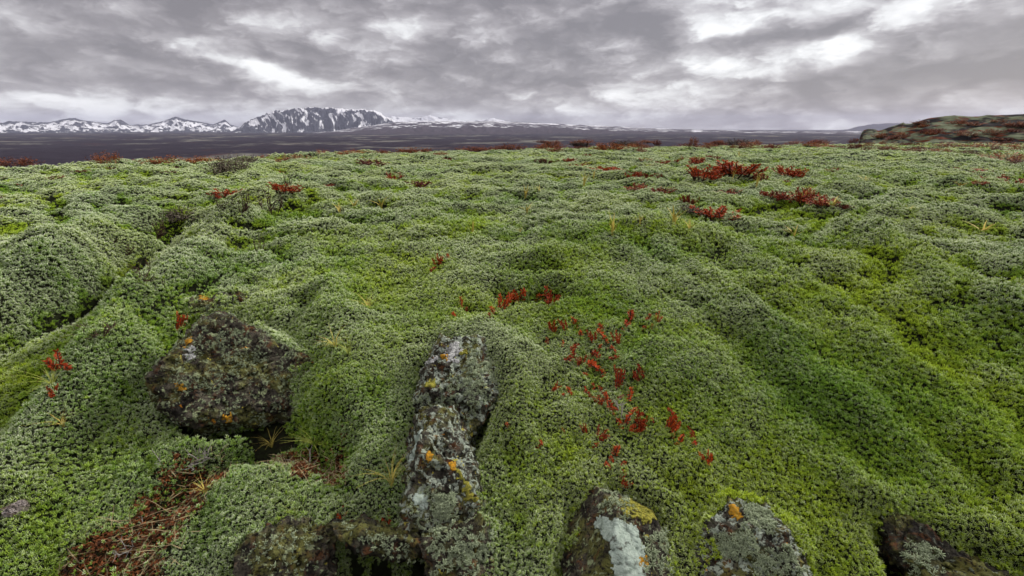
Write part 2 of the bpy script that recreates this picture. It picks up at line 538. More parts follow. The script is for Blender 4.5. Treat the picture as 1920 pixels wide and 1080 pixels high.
def range_mesh(name, prof, D, front, back, mat, n=500, m=90, gully=.35, gfreq=60, seed=1, zbase=PLZ - 6, rough=.03, cliff=.6, snowf=None, jag=.5):
    """a real massif: ridge line at distance D, its faces running down to the plain before and behind it"""
    pr = np.array(prof, float)
    pxs = np.linspace(pr[0, 0], pr[-1, 0], n)
    rows = np.interp(pxs, pr[:, 0], pr[:, 1])
    rows = rows - jag * (perlin(pxs / 9.0, pxs * 0 + .5, seed) + .7 * perlin(pxs / 3.7, pxs * 0 + .5, seed + 1)) * np.clip(np.minimum(pxs - pxs[0], pxs[-1] - pxs) / 20, 0, 1)
    x, y, z = px_dir(pxs, rows)
    hy = np.hypot(x, y)
    A = np.arctan2(x, y); Hc = CAMZ + D * z / hy
    s = np.concatenate([-np.linspace(1, 0, m)[:-1] ** 1.0, np.linspace(0, 1, m // 3)])
    S, AA = np.meshgrid(s, A); HH = np.repeat(Hc[:, None], len(s), 1)
    f = np.where(S < 0, 1 + S, 1 - S)                      # 0 at the foot, 1 on the crest
    shp = cliff * sstep(.0, .95, f) + (1 - cliff) * f
    u = AA * gfreq
    wv = u + 1.1 * perlin(u * .35, S * 2.5, seed + 5) + .8 * S
    rid = 1 - np.abs(perlin(wv, S * 1.2 + 3, seed)) * 1.6
    rid2 = 1 - np.abs(perlin(wv * 2.3, S * 2.7, seed + 1)) * 1.6
    env = np.clip(4 * f * (1 - f), 0, 1)
    amp = .35 + .9 * np.clip(.5 + perlin(u * .22, S * .7, seed + 7), 0, 1)
    hgt = HH - zbase
    zz = zbase + hgt * shp
    zz = zz - hgt * env * gully * amp * (.65 * (1 - rid) + .35 * (1 - rid2)) + hgt * rough * env * fbm(u * 2, S * 6, 4, seed + 9)
    rad = D + np.where(S < 0, S * front, S * back) + .12 * front * env * perlin(u * .8, S * 1.5, seed + 3)
    X_, Y_ = np.sin(AA) * rad, np.cos(AA) * rad
    V = np.stack([X_.ravel(), Y_.ravel(), zz.ravel()], 1)
    k = len(s); i = np.arange(n - 1)[:, None] * k; j = np.arange(k - 1)[None, :]
    Fq = np.stack([i + j, i + k + j, i + k + j + 1, i + j + 1], -1).reshape(-1, 4)
    sn = snowf(f, rid, rid2, u, S, zz, hgt) if snowf else np.zeros_like(f)
    return mesh_np(name, V, Fq, mat, smooth=True, attrs={'snow': sn.ravel()})


sm, t, b = new_mat('snowy_rock', .9, .05)
sa = t.n('ShaderNodeAttribute', attribute_type='GEOMETRY', attribute_name='snow').outputs['Fac']
co = t.n('ShaderNodeTexCoord').outputs['Object']
nz = t.noise(co, .03, 6, .65)
f_ = t.ramp(t.m('ADD', sa, t.m('MULTIPLY', t.m('SUBTRACT', nz, .5), .5)), [(.40, 0), (.60, 1)])
rk = t.mix(t.noise(co, .012, 5, .6), (.022, .024, .036), (.055, .054, .064))
t.L.new(t.mix(f_, rk, (.66, .67, .69)), b.inputs['Base Color'])


def snow_massif(f, rid, rid2, u, S, zz, hgt):
    n1 = fbm(u * 1.1, S * 4, 5, 401, .62)
    tt = (u - u.min()) / (u.max() - u.min())
    cap = .93 - .22 * sstep(.30, .95, tt)
    top = sstep(cap, cap + .10, f + .07 * n1) * .85
    patch = sstep(-.2, .6, fbm(u * .30, S * 1.1, 3, 405))
    g = sstep(.45, .80, 1 - rid) * .75 + .40 * sstep(.45, .8, 1 - rid2)
    return np.clip(top + g * patch * sstep(.02, .2, f) + .55 * n1 + .25 * patch * sstep(.5, .8, f) + .06, 0, 1)


def snow_left(f, rid, rid2, u, S, zz, hgt):
    n1 = fbm(u * 1.6, S * 5, 6, 402, .68)
    return np.clip(.47 + .55 * n1 + .18 * (1 - rid) - .40 * sstep(.78, 1.0, f + .2 * n1) - .5 * (1 - sstep(.08, .25, f)), 0, 1)


def snow_table(f, rid, rid2, u, S, zz, hgt):
    st = perlin(u * .55, S * 22 + .6 * perlin(u * 1.2, S * 4, 9), 403)
    return np.clip(-.02 + 1.7 * st * sstep(.30, .55, f) + .62 * sstep(.70, .97, f) * (1 - sstep(1150, 1330, (np.tan(u / 60) * 917 + 960))), 0, 1)


def snow_far(f, rid, rid2, u, S, zz, hgt):
    return np.clip(.75 + .3 * fbm(u, S * 4, 4, 404) - .2 * rid2, 0, 1)


o = range_mesh('mountain', [(425, 250), (440, 244), (455, 233), (470, 225), (490, 217), (500, 211), (515, 208), (545, 206), (560, 203), (585, 201),
                            (610, 201.5), (640, 203), (665, 205), (690, 206), (706, 209), (716, 214), (730, 222), (742, 228), (775, 240), (800, 250)],
               6200, 1300, 1500, sm, n=620, m=110, gully=.27, rough=.09, gfreq=80, seed=21, snowf=snow_massif, cliff=.75, jag=1.9)
tag(o, 'flat topped blue mountain with snow cap and snow filled gullies', 'mountain', kind='structure')
o = range_mesh('mountain', [(-330, 240), (-200, 226), (-90, 230), (-20, 229), (5, 230), (18, 227), (60, 228.5), (95, 229), (120, 223), (138, 221), (160, 226), (200, 231.5),
                            (215, 225), (226, 224), (243, 234), (280, 233), (300, 228), (330, 219), (345, 223), (372, 228), (400, 233), (412, 228), (421, 224), (432, 233), (445, 238), (470, 243), (490, 250)],
               8200, 2400, 1800, sm, n=700, m=90, gully=.25, gfreq=60, seed=33, snowf=snow_left, jag=.6, cliff=.35, rough=.10)
tag(o, 'long low range of snow streaked mountains left of the flat topped one', 'mountain', kind='structure')
o = range_mesh('mountain', [(690, 236), (735, 217), (755, 219), (780, 221), (795, 219), (806, 215.5), (822, 220), (850, 224), (872, 227), (900, 225), (925, 221), (945, 226), (970, 231), (1010, 240)],
               11000, 2000, 2000, sm, n=240, m=50, gully=.15, gfreq=60, seed=55, snowf=snow_far, cliff=.2, rough=.05)
tag(o, 'distant white snow ridge behind the right end of the flat topped mountain', 'mountain', kind='structure')
tm, t, b = new_mat('tableland', .95, .03)
sa = t.n('ShaderNodeAttribute', attribute_type='GEOMETRY', attribute_name='snow').outputs['Fac']
co = t.n('ShaderNodeTexCoord').outputs['Object']
f_ = t.ramp(t.m('ADD', sa, t.m('MULTIPLY', t.m('SUBTRACT', t.noise(co, .02, 6, .65), .5), .4)), [(.42, 0), (.54, 1)])
t.L.new(t.mix(f_, t.mix(t.noise(co, .006, 6, .6), (.030, .022, .030), (.060, .046, .050)), (.66, .67, .69)), b.inputs['Base Color'])
o = range_mesh('hill', [(560, 250), (640, 242), (700, 233), (745, 229), (800, 227), (860, 228), (920, 227), (960, 228.5), (1000, 230), (1060, 233), (1150, 237), (1250, 241.5), (1330, 243.5), (1450, 245), (1640, 246), (1900, 246)],
               5600, 2300, 1500, tm, n=620, m=110, gully=.06, gfreq=60, seed=77, snowf=snow_table, cliff=.1, rough=.05)
tag(o, 'long low tableland with thin snow streaks sloping down to the right', 'hill', kind='structure')
o = range_mesh('hill', [(1540, 246), (1588, 243), (1606, 238), (1635, 233), (1665, 231), (1700, 231), (1760, 238), (1830, 246)],
               10500, 900, 900, tm, n=120, m=30, gully=.05, gfreq=60, seed=79, snowf=None, cliff=.2)
tag(o, 'faint grey hill on the horizon behind the mossy outcrop', 'hill', kind='structure')

# mossy lava outcrop on the right, about sixty metres off
hm, t, b = new_mat('outcrop', .95, .05)
co = t.n('ShaderNodeTexCoord').outputs['Object']
mp = t.n('ShaderNodeMapping'); mp.inputs['Scale'].default_value = (.42, .42, 2.2); t.L.new(co, mp.inputs[0])
h1 = t.noise(mp.outputs[0], 1.1, 7, .6, .5); h2 = t.noise(mp.outputs[0], 2.3, 6, .6, .6); h3 = t.noise(mp.outputs[0], 4.5, 6, .65)
c = t.mix(h3, (.06, .07, .035), (.19, .22, .14))
c = t.mix(t.ramp(h1, [(.46, 0), (.54, 1)]), c, (.016, .015, .016))
c = t.mix(t.ramp(h2, [(.55, 0), (.61, 1)]), c, (.10, .030, .014))
c = t.mix(t.ramp(h3, [(.66, 0), (.72, .8)]), c, (.36, .36, .33))
t.L.new(c, b.inputs['Base Color'])
prof = [(1608, 270), (1615, 250), (1620, 244), (1628, 241), (1640, 242), (1648, 245), (1670, 238), (1688, 232), (1694, 229), (1699, 232), (1712, 230), (1740, 222), (1765, 218), (1790, 216.5),
        (1815, 218), (1835, 218), (1850, 215), (1870, 216), (1900, 214.5), (1960, 212), (2100, 208), (2350, 216), (2700, 236), (2900, 262)]
pr = np.array(prof, float)
n, m = 620, 150
pxs = np.concatenate([np.linspace(1608, 1960, 470), np.linspace(1963, 2900, 150)])
rows = np.interp(pxs, pr[:, 0], pr[:, 1])
x, y, z = px_dir(pxs, rows); A = np.arctan2(x, y)
D = 62.0
Hc = CAMZ + D * z / np.hypot(x, y)
s = np.linspace(0, 1.5, m)
S, AA = np.meshgrid(s, A); HH = np.repeat(Hc[:, None], m, 1)
zb = -3.0
f = np.where(S < 1, S, 1 - (S - 1) * 1.6)
rad = D - 16 + 16 * S
led = .10 * np.abs(perlin(AA * 30, f * 9, 611)) + .05 * np.abs(perlin(AA * 75, f * 20, 612))
fs = f + led * np.clip(4 * f * (1 - f), 0, 1)
steps = 7.0
fs = np.floor(fs * steps) / steps + sstep(.25, .9, fs * steps - np.floor(fs * steps)) / steps
zz = zb + (HH - zb) * np.clip(.45 * fs + .55 * f, -.2, 1.0) + .32 * perlin(AA * 40, S * 6, 613) * np.clip(1.15 - f, 0, 1) + .13 * perlin(AA * 120, S * 18, 614) * np.clip(1.1 - f, .2, 1)
xx = np.sin(AA) * rad; yy = np.cos(AA) * rad
V = np.stack([xx.ravel(), yy.ravel(), zz.ravel()], 1)
i = np.arange(n - 1)[:, None] * m; j = np.arange(m - 1)[None, :]
Fq = np.stack([i + j, i + m + j, i + m + j + 1, i + j + 1], -1).reshape(-1, 4)
# close the dark cliff at its left end
side = np.array([[xx[0, k], yy[0, k], -6.0] for k in range(m)])
sf = np.array([[k, k + 1, n * m + k + 1, n * m + k] for k in range(m - 1)])
outc = mesh_np('hill', np.vstack([V, side]), np.vstack([Fq, sf]), hm, smooth=False)
tag(outc, 'mossy lava outcrop with rusty patches and a dark left cliff', 'hill', kind='structure')
HILL_V = V


# ------------------------------------------------------------------ rocks
def rock_mat(name, dark, light, seed, lich=.52, yel=.66, org=.70, grey=(.30, .345, .265), scale=1.0):
    m, t, b = new_mat(name, .9, .12)
    co = t.n('ShaderNodeTexCoord').outputs['Object']
    mp = t.n('ShaderNodeMapping'); mp.inputs['Location'].default_value = (seed * 3.1, seed * 1.7, seed); t.L.new(co, mp.inputs[0]); v = mp.outputs[0]
    nA = t.noise(v, 16 * scale, 7, .65); nB = t.noise(v, 38 * scale, 6, .62, .4); nC = t.noise(v, 9 * scale, 5, .6, .3); nD = t.noise(v, 95 * scale, 3, .6); nE = t.noise(v, 21 * scale, 6, .6, .5)
    c = t.mix(t.ramp(nA, [(.40, 0), (.60, 1)]), dark, light)
    c = t.mix(t.ramp(nE, [(.54, 0), (.64, .8)]), c, (.115, .048, .018))              # rust
    c = t.mix(t.ramp(nC, [(.48, 0), (.60, .75)]), c, (.125, .130, .032))              # olive algae
    c = t.mix(t.ramp(nB, [(lich, 0), (lich + .05, 1)]), c, grey)                     # grey crust lichen
    nF = t.noise(v, 27 * scale, 6, .6, .6)
    c = t.mix(t.ramp(nF, [(yel, 0), (yel + .03, 1)]), c, (.40, .36, .06))
    c = t.mix(t.ramp(t.noise(v, 19 * scale, 6, .6, .9), [(org, 0), (org + .02, 1)]), c, (.62, .26, .02))
    c = t.mix(t.ramp(nD, [(.38, .95), (.47, 0)]), c, (.012, .010, .009))              # pores
    t.L.new(c, b.inputs['Base Color'])
    hgt = t.m('ADD', t.m('MULTIPLY', nA, .6), t.m('ADD', t.m('MULTIPLY', nB, .6), t.m('MULTIPLY', nD, .25)))
    bp = t.n('ShaderNodeBump'); bp.inputs['Strength'].default_value = 1.0; bp.inputs['Distance'].default_value = .035
    t.L.new(hgt, bp.inputs['Height']); t.L.new(bp.outputs[0], b.inputs['Normal'])
    return m


ROCKS = []


def cube_sphere(n):
    V, Fq = [], []
    g = np.tan(np.linspace(-math.pi / 4, math.pi / 4, n + 1))
    U, W = np.meshgrid(g, g, indexing='ij'); one = np.ones_like(U)
    for a in range(6):
        p = [(one, U, W), (-one, W, U), (W, one, U), (U, -one, W), (U, W, one), (W, U, -one)][a]
        b0 = len(V) * (n + 1) ** 2
        V.append(np.stack([q.ravel() for q in p], 1))
        i = np.arange(n)[:, None] * (n + 1); j = np.arange(n)[None, :]
        Fq.append(np.stack([i + j, i + n + 1 + j, i + n + 2 + j, i + j + 1], -1).reshape(-1, 4) + b0)
    V = np.vstack(V); V /= np.linalg.norm(V, axis=1)[:, None]
    # weld the seams
    key = np.round(V, 5); _, idx, inv = np.unique(key, axis=0, return_index=True, return_inverse=True)
    return V[idx], inv.ravel()[np.vstack(Fq)]


CS_V, CS_F = cube_sphere(96)


def rock(name, px, py, wpx, hpx, mat, label, cat='boulder', seed=1, planes=(), depth=.8, push=.35, roll=0.0, ground_fn=base, rough=.07, pit=.015, nrand=9, sharp=64, extra=0.0):
    """angular lava block; px, py is the middle of its outline in the photo, wpx x hpx its size there"""
    g = np.random.default_rng(seed)
    g0 = to_ground([px], [py], ground_fn)[0]; eye = np.array([0, 0, CAMZ])
    ray = g0 - eye; dist = np.linalg.norm(ray); ray /= dist
    yd = np.array(px_dir(px, py)).ravel(); tt = dist / np.linalg.norm(yd)      # depth along the optical axis per unit
    w_ = wpx * tt / F; h_ = hpx * tt / F
    right = np.cross(ray, (0, 0, 1.0)); right /= np.linalg.norm(right)
    upv = np.cross(right, ray)
    right, upv = right * math.cos(roll) + upv * math.sin(roll), upv * math.cos(roll) - right * math.sin(roll)
    hw, hh = w_ / 2, h_ / 2; hd = depth * (hw + hh) / 2
    C = g0 + ray * (hd * push + extra)
    # half-space planes in the frame (right, away, up); the box bounds first
    pls = [((1, 0, 0), 1), ((-1, 0, 0), 1), ((0, 1, 0), 1), ((0, -1, 0), 1), ((0, 0, 1), 1), ((0, 0, -1), 1)] + [(p[:3], p[3]) for p in planes]
    for _ in range(10):                                       # broken corners
        d = g.normal(size=3); d /= np.linalg.norm(d); pls.append((d, .98 + .14 * g.random()))
    for _ in range(nrand):
        d = g.normal(size=3); d /= np.linalg.norm(d); pls.append((d, 1.02 + .25 * g.random()))
    inv = np.zeros(len(CS_V))
    for nrm, q in pls:
        nrm = np.array(nrm, float); nrm /= np.linalg.norm(nrm)
        inv += np.maximum(CS_V @ nrm / q, 0) ** sharp
    rad = inv ** (-1 / sharp)
    L = CS_V * rad[:, None] * np.array([hw, hd, hh])
    s_ = (hw + hh) / 2
    nrmv = CS_V * np.array([1 / hw, 1 / hd, 1 / hh]); nrmv /= np.linalg.norm(nrmv, axis=1)[:, None]
    q = L / s_
    disp = rough * s_ * (fbm3(q * 1.7 + seed, 3, seed) * .9 + .7 * (np.abs(vnoise3(q * 4.2, seed + 9)) - .4)) + pit * (fbm3(L * 34, 3, seed + 3))
    pits = vnoise3(L * 62, seed + 5); disp -= pit * 1.3 * sstep(.35, .75, pits)
    L = L + nrmv * disp[:, None]
    W = C + L[:, :1] * right + L[:, 1:2] * ray + L[:, 2:] * upv
    org = np.array([C[0], C[1], W[:, 2].min()])
    o = mesh_np(name, W - org, CS_F, mat, smooth=True)
    o.location = org
    tag(o, label, cat)
    o['_w'] = 0
    del o['_w']
    N = np.zeros_like(W)
    fn = np.cross(W[CS_F[:, 2]] - W[CS_F[:, 0]], W[CS_F[:, 3]] - W[CS_F[:, 1]])
    for k in range(4): np.add.at(N, CS_F[:, k], fn)
    N /= np.linalg.norm(N, axis=1)[:, None] + 1e-12
    if (N * (W - C)).sum() < 0: N = -N
    ROCKS.append((o, W, N, org))
    return o, W, N, org


def project(W):
    d = W - np.array([0, 0, CAMZ]); cp, sp = math.cos(PITCH), math.sin(PITCH)
    fz = d[:, 1] * cp - d[:, 2] * sp; uy = d[:, 1] * sp + d[:, 2] * cp
    return 960 + F * d[:, 0] / fz, 540 - F * uy / fz


def crust(rk, name, poly, mat, off=.003, edge=5, seed=3, label=None, chunk=.25):
    """a lichen crust of its own lying on the rock face, its border frayed"""
    o, W, N, org = rk
    X_, Y_ = project(W)
    sd_ = poly_sd(X_, Y_, poly) + edge * (fbm3(W * 45, 3, seed) + .9 * vnoise3(W * 150, seed + 1))
    front = (N * (np.array([0, 0, CAMZ]) - W)).sum(1) > 0
    ok = (sd_ > 0) & front
    fk = CS_F[ok[CS_F].all(1)]
    if not len(fk): return None
    lab = np.arange(len(W))                                  # keep the largest connected piece
    while True:
        mn = lab[fk].min(1); new = lab.copy()
        for k in range(4): np.minimum.at(new, fk[:, k], mn)
        if (new == lab).all(): break
        lab = new
    ids, cnt = np.unique(lab[fk[:, 0]], return_counts=True)
    fk = fk[lab[fk[:, 0]] == ids[cnt.argmax()]]
    us, iv = np.unique(fk.ravel(), return_inverse=True); fk = iv.reshape(-1, 4)
    P_ = W[us] + N[us] * (off + .0022 * np.abs(vnoise3(W[us] * 130, seed)) )[:, None] - org
    # thickness: an inner copy joined along nothing visible is pushed under the surface
    P2 = W[us] - N[us] * .004 - org
    n = len(us)
    e = np.vstack([fk[:, [0, 1]], fk[:, [1, 2]], fk[:, [2, 3]], fk[:, [3, 0]]])
    ek = np.sort(e, 1); _, first, cnt = np.unique(ek, axis=0, return_index=True, return_counts=True)
    be = e[first[cnt == 1]]
    rim = np.stack([be[:, 1], be[:, 0], be[:, 0] + n, be[:, 1] + n], 1)
    c = mesh_np(name, np.vstack([P_, P2]), np.vstack([fk, rim]), mat, parent=o, smooth=True)
    if label: c['label'] = label
    return c


def crust_mat(name, a, b_, sc=60):
    m, t, b = new_mat(name, .9, .08)
    co = t.n('ShaderNodeTexCoord').outputs['Object']
    n1 = t.noise(co, sc, 5, .7); n2 = t.noise(co, sc * .55, 6, .7, .5)
    c = t.mix(t.ramp(n1, [(.38, 0), (.62, 1)]), a, b_)
    t.L.new(t.mix(t.ramp(n2, [(.36, .85), (.44, 0)]), c, (.035, .028, .02)), b.inputs['Base Color'])
    bp = t.n('ShaderNodeBump'); bp.inputs['Strength'].default_value = 1.0; bp.inputs['Distance'].default_value = .008
    t.L.new(n1, bp.inputs['Height']); t.L.new(bp.outputs[0], b.inputs['Normal'])
    return m


def tufts(rk, name, poly, mat, n=300, size=.008, seed=5, upmin=-.2, edge=12, clump=None, protos=(100, 101, 102, 103)):
    """small branching lichen tufts sitting on the visible rock face"""
    o, W, N, org = rk
    g = np.random.default_rng(seed)
    X_, Y_ = project(W)
    sd_ = poly_sd(X_, Y_, poly) + edge * fbm3(W * 30, 3, seed)
    front = ((N * (np.array([0, 0, CAMZ]) - W)).sum(1) > 0) & (N[:, 2] > upmin)
    if clump: front &= fbm3(W * 26, 3, seed + 50) > clump
    idx = np.nonzero((sd_ > 0) & front)[0]
    if not len(idx): return None
    idx = g.choice(idx, n)
    PV, PT, PP = [], [], []
    pr_ = [shoots(p) for p in protos]; c = 0
    for i in idx:
        V, T, tp = pr_[g.integers(len(pr_))]
        z_ = N[i] + g.normal(0, .35, 3); z_ /= np.linalg.norm(z_)
        x_ = np.cross(z_, g.normal(size=3)); x_ /= np.linalg.norm(x_); y_ = np.cross(z_, x_)
        s = size * (.6 + .8 * g.random())
        p0 = W[i] + g.normal(0, .004, 3)
        PV.append(p0 - org + (V[:, :1] * x_ + V[:, 1:2] * y_ + V[:, 2:] * z_) * s); PT.append(T + c); PP.append(tp); c += len(V)
    c_ = mesh_np(name, np.vstack(PV), np.vstack(PT), mat, parent=o, attrs={'tip': np.concatenate(PP)})
    c_['kind'] = 'stuff'
    return c_


ltm, t, b = new_mat('grey_lichen', .9, .05)
a_t = t.n('ShaderNodeAttribute', attribute_type='GEOMETRY', attribute_name='tip').outputs['Fac']
t.L.new(t.mix(a_t, (.10, .13, .055), (.42, .49, .32)), b.inputs['Base Color'])
pale_m = crust_mat('pale_lichen', (.26, .32, .27), (.37, .44, .37), 60)
white_m = crust_mat('white_lichen', (.26, .27, .25), (.56, .57, .55), 150)
org_m = crust_mat('orange_lichen', (.30, .20, .03), (.58, .27, .02), 130)
yel_m = crust_mat('yellow_lichen', (.12, .13, .025), (.34, .31, .05), 90)
rust_m = crust_mat('rust_stain', (.10, .03, .01), (.26, .08, .02), 60)
rm1 = rock_mat('lava_rock_dark', (.014, .012, .010), (.095, .085, .062), 1, .56, .665, .70, (.24, .28, .15))
rm2 = rock_mat('lava_rock_pale', (.025, .022, .016), (.095, .090, .066), 5, .50, .64, .69, (.32, .37, .29))
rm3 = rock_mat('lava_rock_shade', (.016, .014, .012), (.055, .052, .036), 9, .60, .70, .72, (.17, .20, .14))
rm4 = rock_mat('pinkish_stone', (.26, .22, .20), (.46, .41, .39), 3, .7, .8, .85, (.4, .42, .4), 2.0)

A = rock('boulder', 472, 693, 305, 235, rm1, 'large dark lava boulder with grey lichen specks, left of the mossy lobe', seed=11, depth=.9, push=.30,
         planes=[(-.75, -.1, .7, .93), (.76, -.1, .65, .52), (-.8, -.2, -.6, 1.02), (0, -1, .35, .80)], nrand=3)
crust(A, 'orange_lichen', [(338, 632), (362, 622), (366, 640), (346, 654)], org_m, seed=4)
crust(A, 'orange_lichen', [(328, 718), (348, 716), (350, 734), (332, 732)], org_m, seed=5)
crust(A, 'orange_lichen', [(412, 778), (436, 776), (434, 790), (414, 790)], org_m, seed=6)
crust(A, 'white_lichen', [(344, 650), (366, 645), (362, 672), (346, 684), (338, 680)], white_m, seed=7, edge=9)
tufts(A, 'grey_lichen', [(350, 600), (440, 590), (560, 700), (600, 800), (400, 815), (310, 760), (310, 680)], ltm, 2600, .0052, 21, -.8, edge=60, clump=.02)

J = rock('rock', 415, 575, 95, 50, rm1, 'small brown rock slab showing through the moss above the large left boulder', 'rock', seed=17, depth=1.0, push=.25, planes=[(0, -.5, 1, .75)])
crust(J, 'orange_lichen', [(372, 553), (392, 552), (392, 566), (374, 568)], org_m, seed=8)
tufts(J, 'grey_lichen', [(380, 570), (450, 555), (450, 590), (385, 600)], ltm, 60, .009, 23, edge=14)

B = rock('boulder', 858, 738, 178, 215, rm2, 'upper centre boulder capped with pale lichen, orange crust on its left corner', seed=23, depth=.95, push=.30,
         planes=[(-.8, -.1, .55, .80), (.7, -.1, -.55, .72), (0, -.75, .6, .85), (.55, -.5, .5, .85), (-.5, -.5, -.6, .95)], nrand=5)
crust(B, 'orange_lichen', [(778, 700), (808, 690), (812, 708), (790, 716), (776, 714)], org_m, seed=31)
crust(B, 'orange_lichen', [(822, 660), (838, 658), (840, 672), (822, 676)], org_m, seed=32)
crust(B, 'yellow_lichen', [(866, 656), (882, 654), (880, 666), (864, 668)], yel_m, seed=33)
crust(B, 'yellow_lichen', [(794, 716), (816, 712), (818, 728), (798, 728)], yel_m, seed=36)
crust(B, 'white_lichen', [(834, 650), (860, 640), (868, 670), (838, 678)], white_m, seed=34, edge=14)
crust(B, 'white_lichen', [(788, 676), (812, 668), (810, 692), (790, 690)], white_m, seed=35, edge=14)
tufts(B, 'grey_lichen', [(880, 640), (910, 660), (945, 740), (900, 830), (850, 820), (800, 750), (830, 705), (880, 690)], ltm, 1300, .0078, 25, -.5, edge=24, clump=-.15)

Cc = rock('boulder', 829, 897, 140, 255, rm2, 'tall pitted boulder directly below the centre boulder, grey lichen disc on its face', seed=37, depth=1.0, push=.15,
          planes=[(-.8, -.3, .5, .92), (.3, -.8, .55, .88), (.8, -.2, .6, .88)], nrand=5, pit=.016)
crust(Cc, 'pale_lichen', [(780, 925), (795, 917), (804, 935), (801, 955), (790, 960), (778, 945)], pale_m, seed=41, edge=5)
crust(Cc, 'pale_lichen', [(770, 830), (800, 815), (806, 840), (785, 885), (768, 890)], pale_m, seed=42, edge=18)
crust(Cc, 'orange_lichen', [(796, 848), (812, 846), (812, 864), (798, 864)], org_m, seed=43)
crust(Cc, 'orange_lichen', [(840, 868), (856, 866), (854, 880), (842, 880)], org_m, seed=44)
crust(Cc, 'yellow_lichen', [(855, 880), (885, 890), (893, 960), (868, 965)], yel_m, seed=45, edge=26)
tufts(Cc, 'grey_lichen', [(812, 925), (850, 925), (850, 972), (815, 972)], ltm, 260, .009, 45, -.9, edge=6)
tufts(Cc, 'grey_lichen', [(770, 880), (880, 980), (880, 1020), (800, 1010)], ltm, 260, .008, 46, -.9, edge=30)

Dd = rock('rock', 862, 1040, 130, 110, rm1, 'lichen tufted rock at the foot of the pitted boulder, bottom edge of view', 'rock', seed=41, depth=1.0, push=.05)
tufts(Dd, 'grey_lichen', [(800, 990), (910, 985), (930, 1060), (830, 1075)], ltm, 700, .0085, 51, -.6, edge=30)

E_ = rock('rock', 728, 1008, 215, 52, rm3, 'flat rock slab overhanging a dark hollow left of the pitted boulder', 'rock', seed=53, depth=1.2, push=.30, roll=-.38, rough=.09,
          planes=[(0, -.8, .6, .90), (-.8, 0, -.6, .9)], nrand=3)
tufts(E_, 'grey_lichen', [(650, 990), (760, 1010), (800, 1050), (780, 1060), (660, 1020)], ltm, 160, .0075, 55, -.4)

G0 = rock('boulder', 538, 1050, 165, 140, rm1, 'rounded grey green boulder below the bright green grass tuft, bottom edge of view', seed=61, depth=1.0, push=.25, nrand=12, sharp=14)
tufts(G0, 'grey_lichen', [(470, 1000), (600, 990), (600, 1080), (470, 1080)], ltm, 120, .007, 57, edge=60)

G1 = rock('boulder', 1152, 1022, 205, 200, rm1, 'wedge shaped boulder with a long pale lichen face, below the red sprigs', seed=71, depth=.95, push=.25, rough=.035, pit=.005,
          planes=[(-.75, -.55, .30, .62), (.55, -.75, .35, .80), (.3, -.3, 1, .78), (.9, -.1, .5, .9)], nrand=3)
crust(G1, 'pale_lichen', [(1118, 968), (1150, 975), (1192, 985), (1212, 1040), (1205, 1110), (1150, 1110), (1146, 1030), (1120, 990)], pale_m, seed=73, edge=5)
crust(G1, 'yellow_lichen', [(1165, 930), (1215, 935), (1228, 965), (1205, 985), (1165, 960)], yel_m, seed=74, edge=22)
crust(G1, 'rust_stain', [(1180, 915), (1235, 930), (1250, 965), (1225, 940), (1185, 930)], rust_m, seed=75, edge=12)
crust(G1, 'orange_lichen', [(1200, 1045), (1212, 1040), (1212, 1062), (1200, 1070)], org_m, seed=76)
tufts(G1, 'grey_lichen', [(1120, 930), (1180, 930), (1180, 980), (1130, 965)], ltm, 130, .008, 77, -.4, edge=20)
tufts(G1, 'grey_lichen', [(1210, 1030), (1260, 990), (1260, 1080), (1200, 1080)], ltm, 160, .009, 78, -.6, edge=20)

H_ = rock('boulder', 1405, 1030, 195, 205, rm2, 'boulder with an orange lichen streak near its top, right of the wedge shaped boulder', seed=83, depth=.9, push=.25,
          planes=[(-.75, -.3, .65, .88), (.75, -.3, .65, .86), (.1, -.3, 1, .72), (0, -1, .2, .8)], nrand=4)
crust(H_, 'orange_lichen', [(1368, 945), (1380, 945), (1392, 970), (1384, 976), (1368, 962)], org_m, seed=84, edge=6)
crust(H_, 'white_lichen', [(1366, 914), (1384, 912), (1400, 930), (1376, 930)], white_m, seed=86, edge=8)
tufts(H_, 'grey_lichen', [(1395, 935), (1450, 965), (1450, 990), (1400, 985)], ltm, 420, .0075, 85, -.6, edge=12)
tufts(H_, 'grey_lichen', [(1330, 1000), (1420, 990), (1410, 1040), (1340, 1050)], ltm, 420, .0075, 87, -.6, edge=16)
tufts(H_, 'grey_lichen', [(1420, 1040), (1490, 1020), (1500, 1075), (1420, 1080)], ltm, 300, .0075, 88, -.6, edge=16)

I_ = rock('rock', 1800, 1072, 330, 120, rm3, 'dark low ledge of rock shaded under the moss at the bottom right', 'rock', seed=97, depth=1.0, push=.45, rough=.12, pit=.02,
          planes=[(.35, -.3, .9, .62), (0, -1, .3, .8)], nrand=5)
tufts(I_, 'grey_lichen', [(1700, 1030), (1760, 1030), (1760, 1075), (1720, 1080)], ltm, 180, .009, 99, -.6, edge=20)

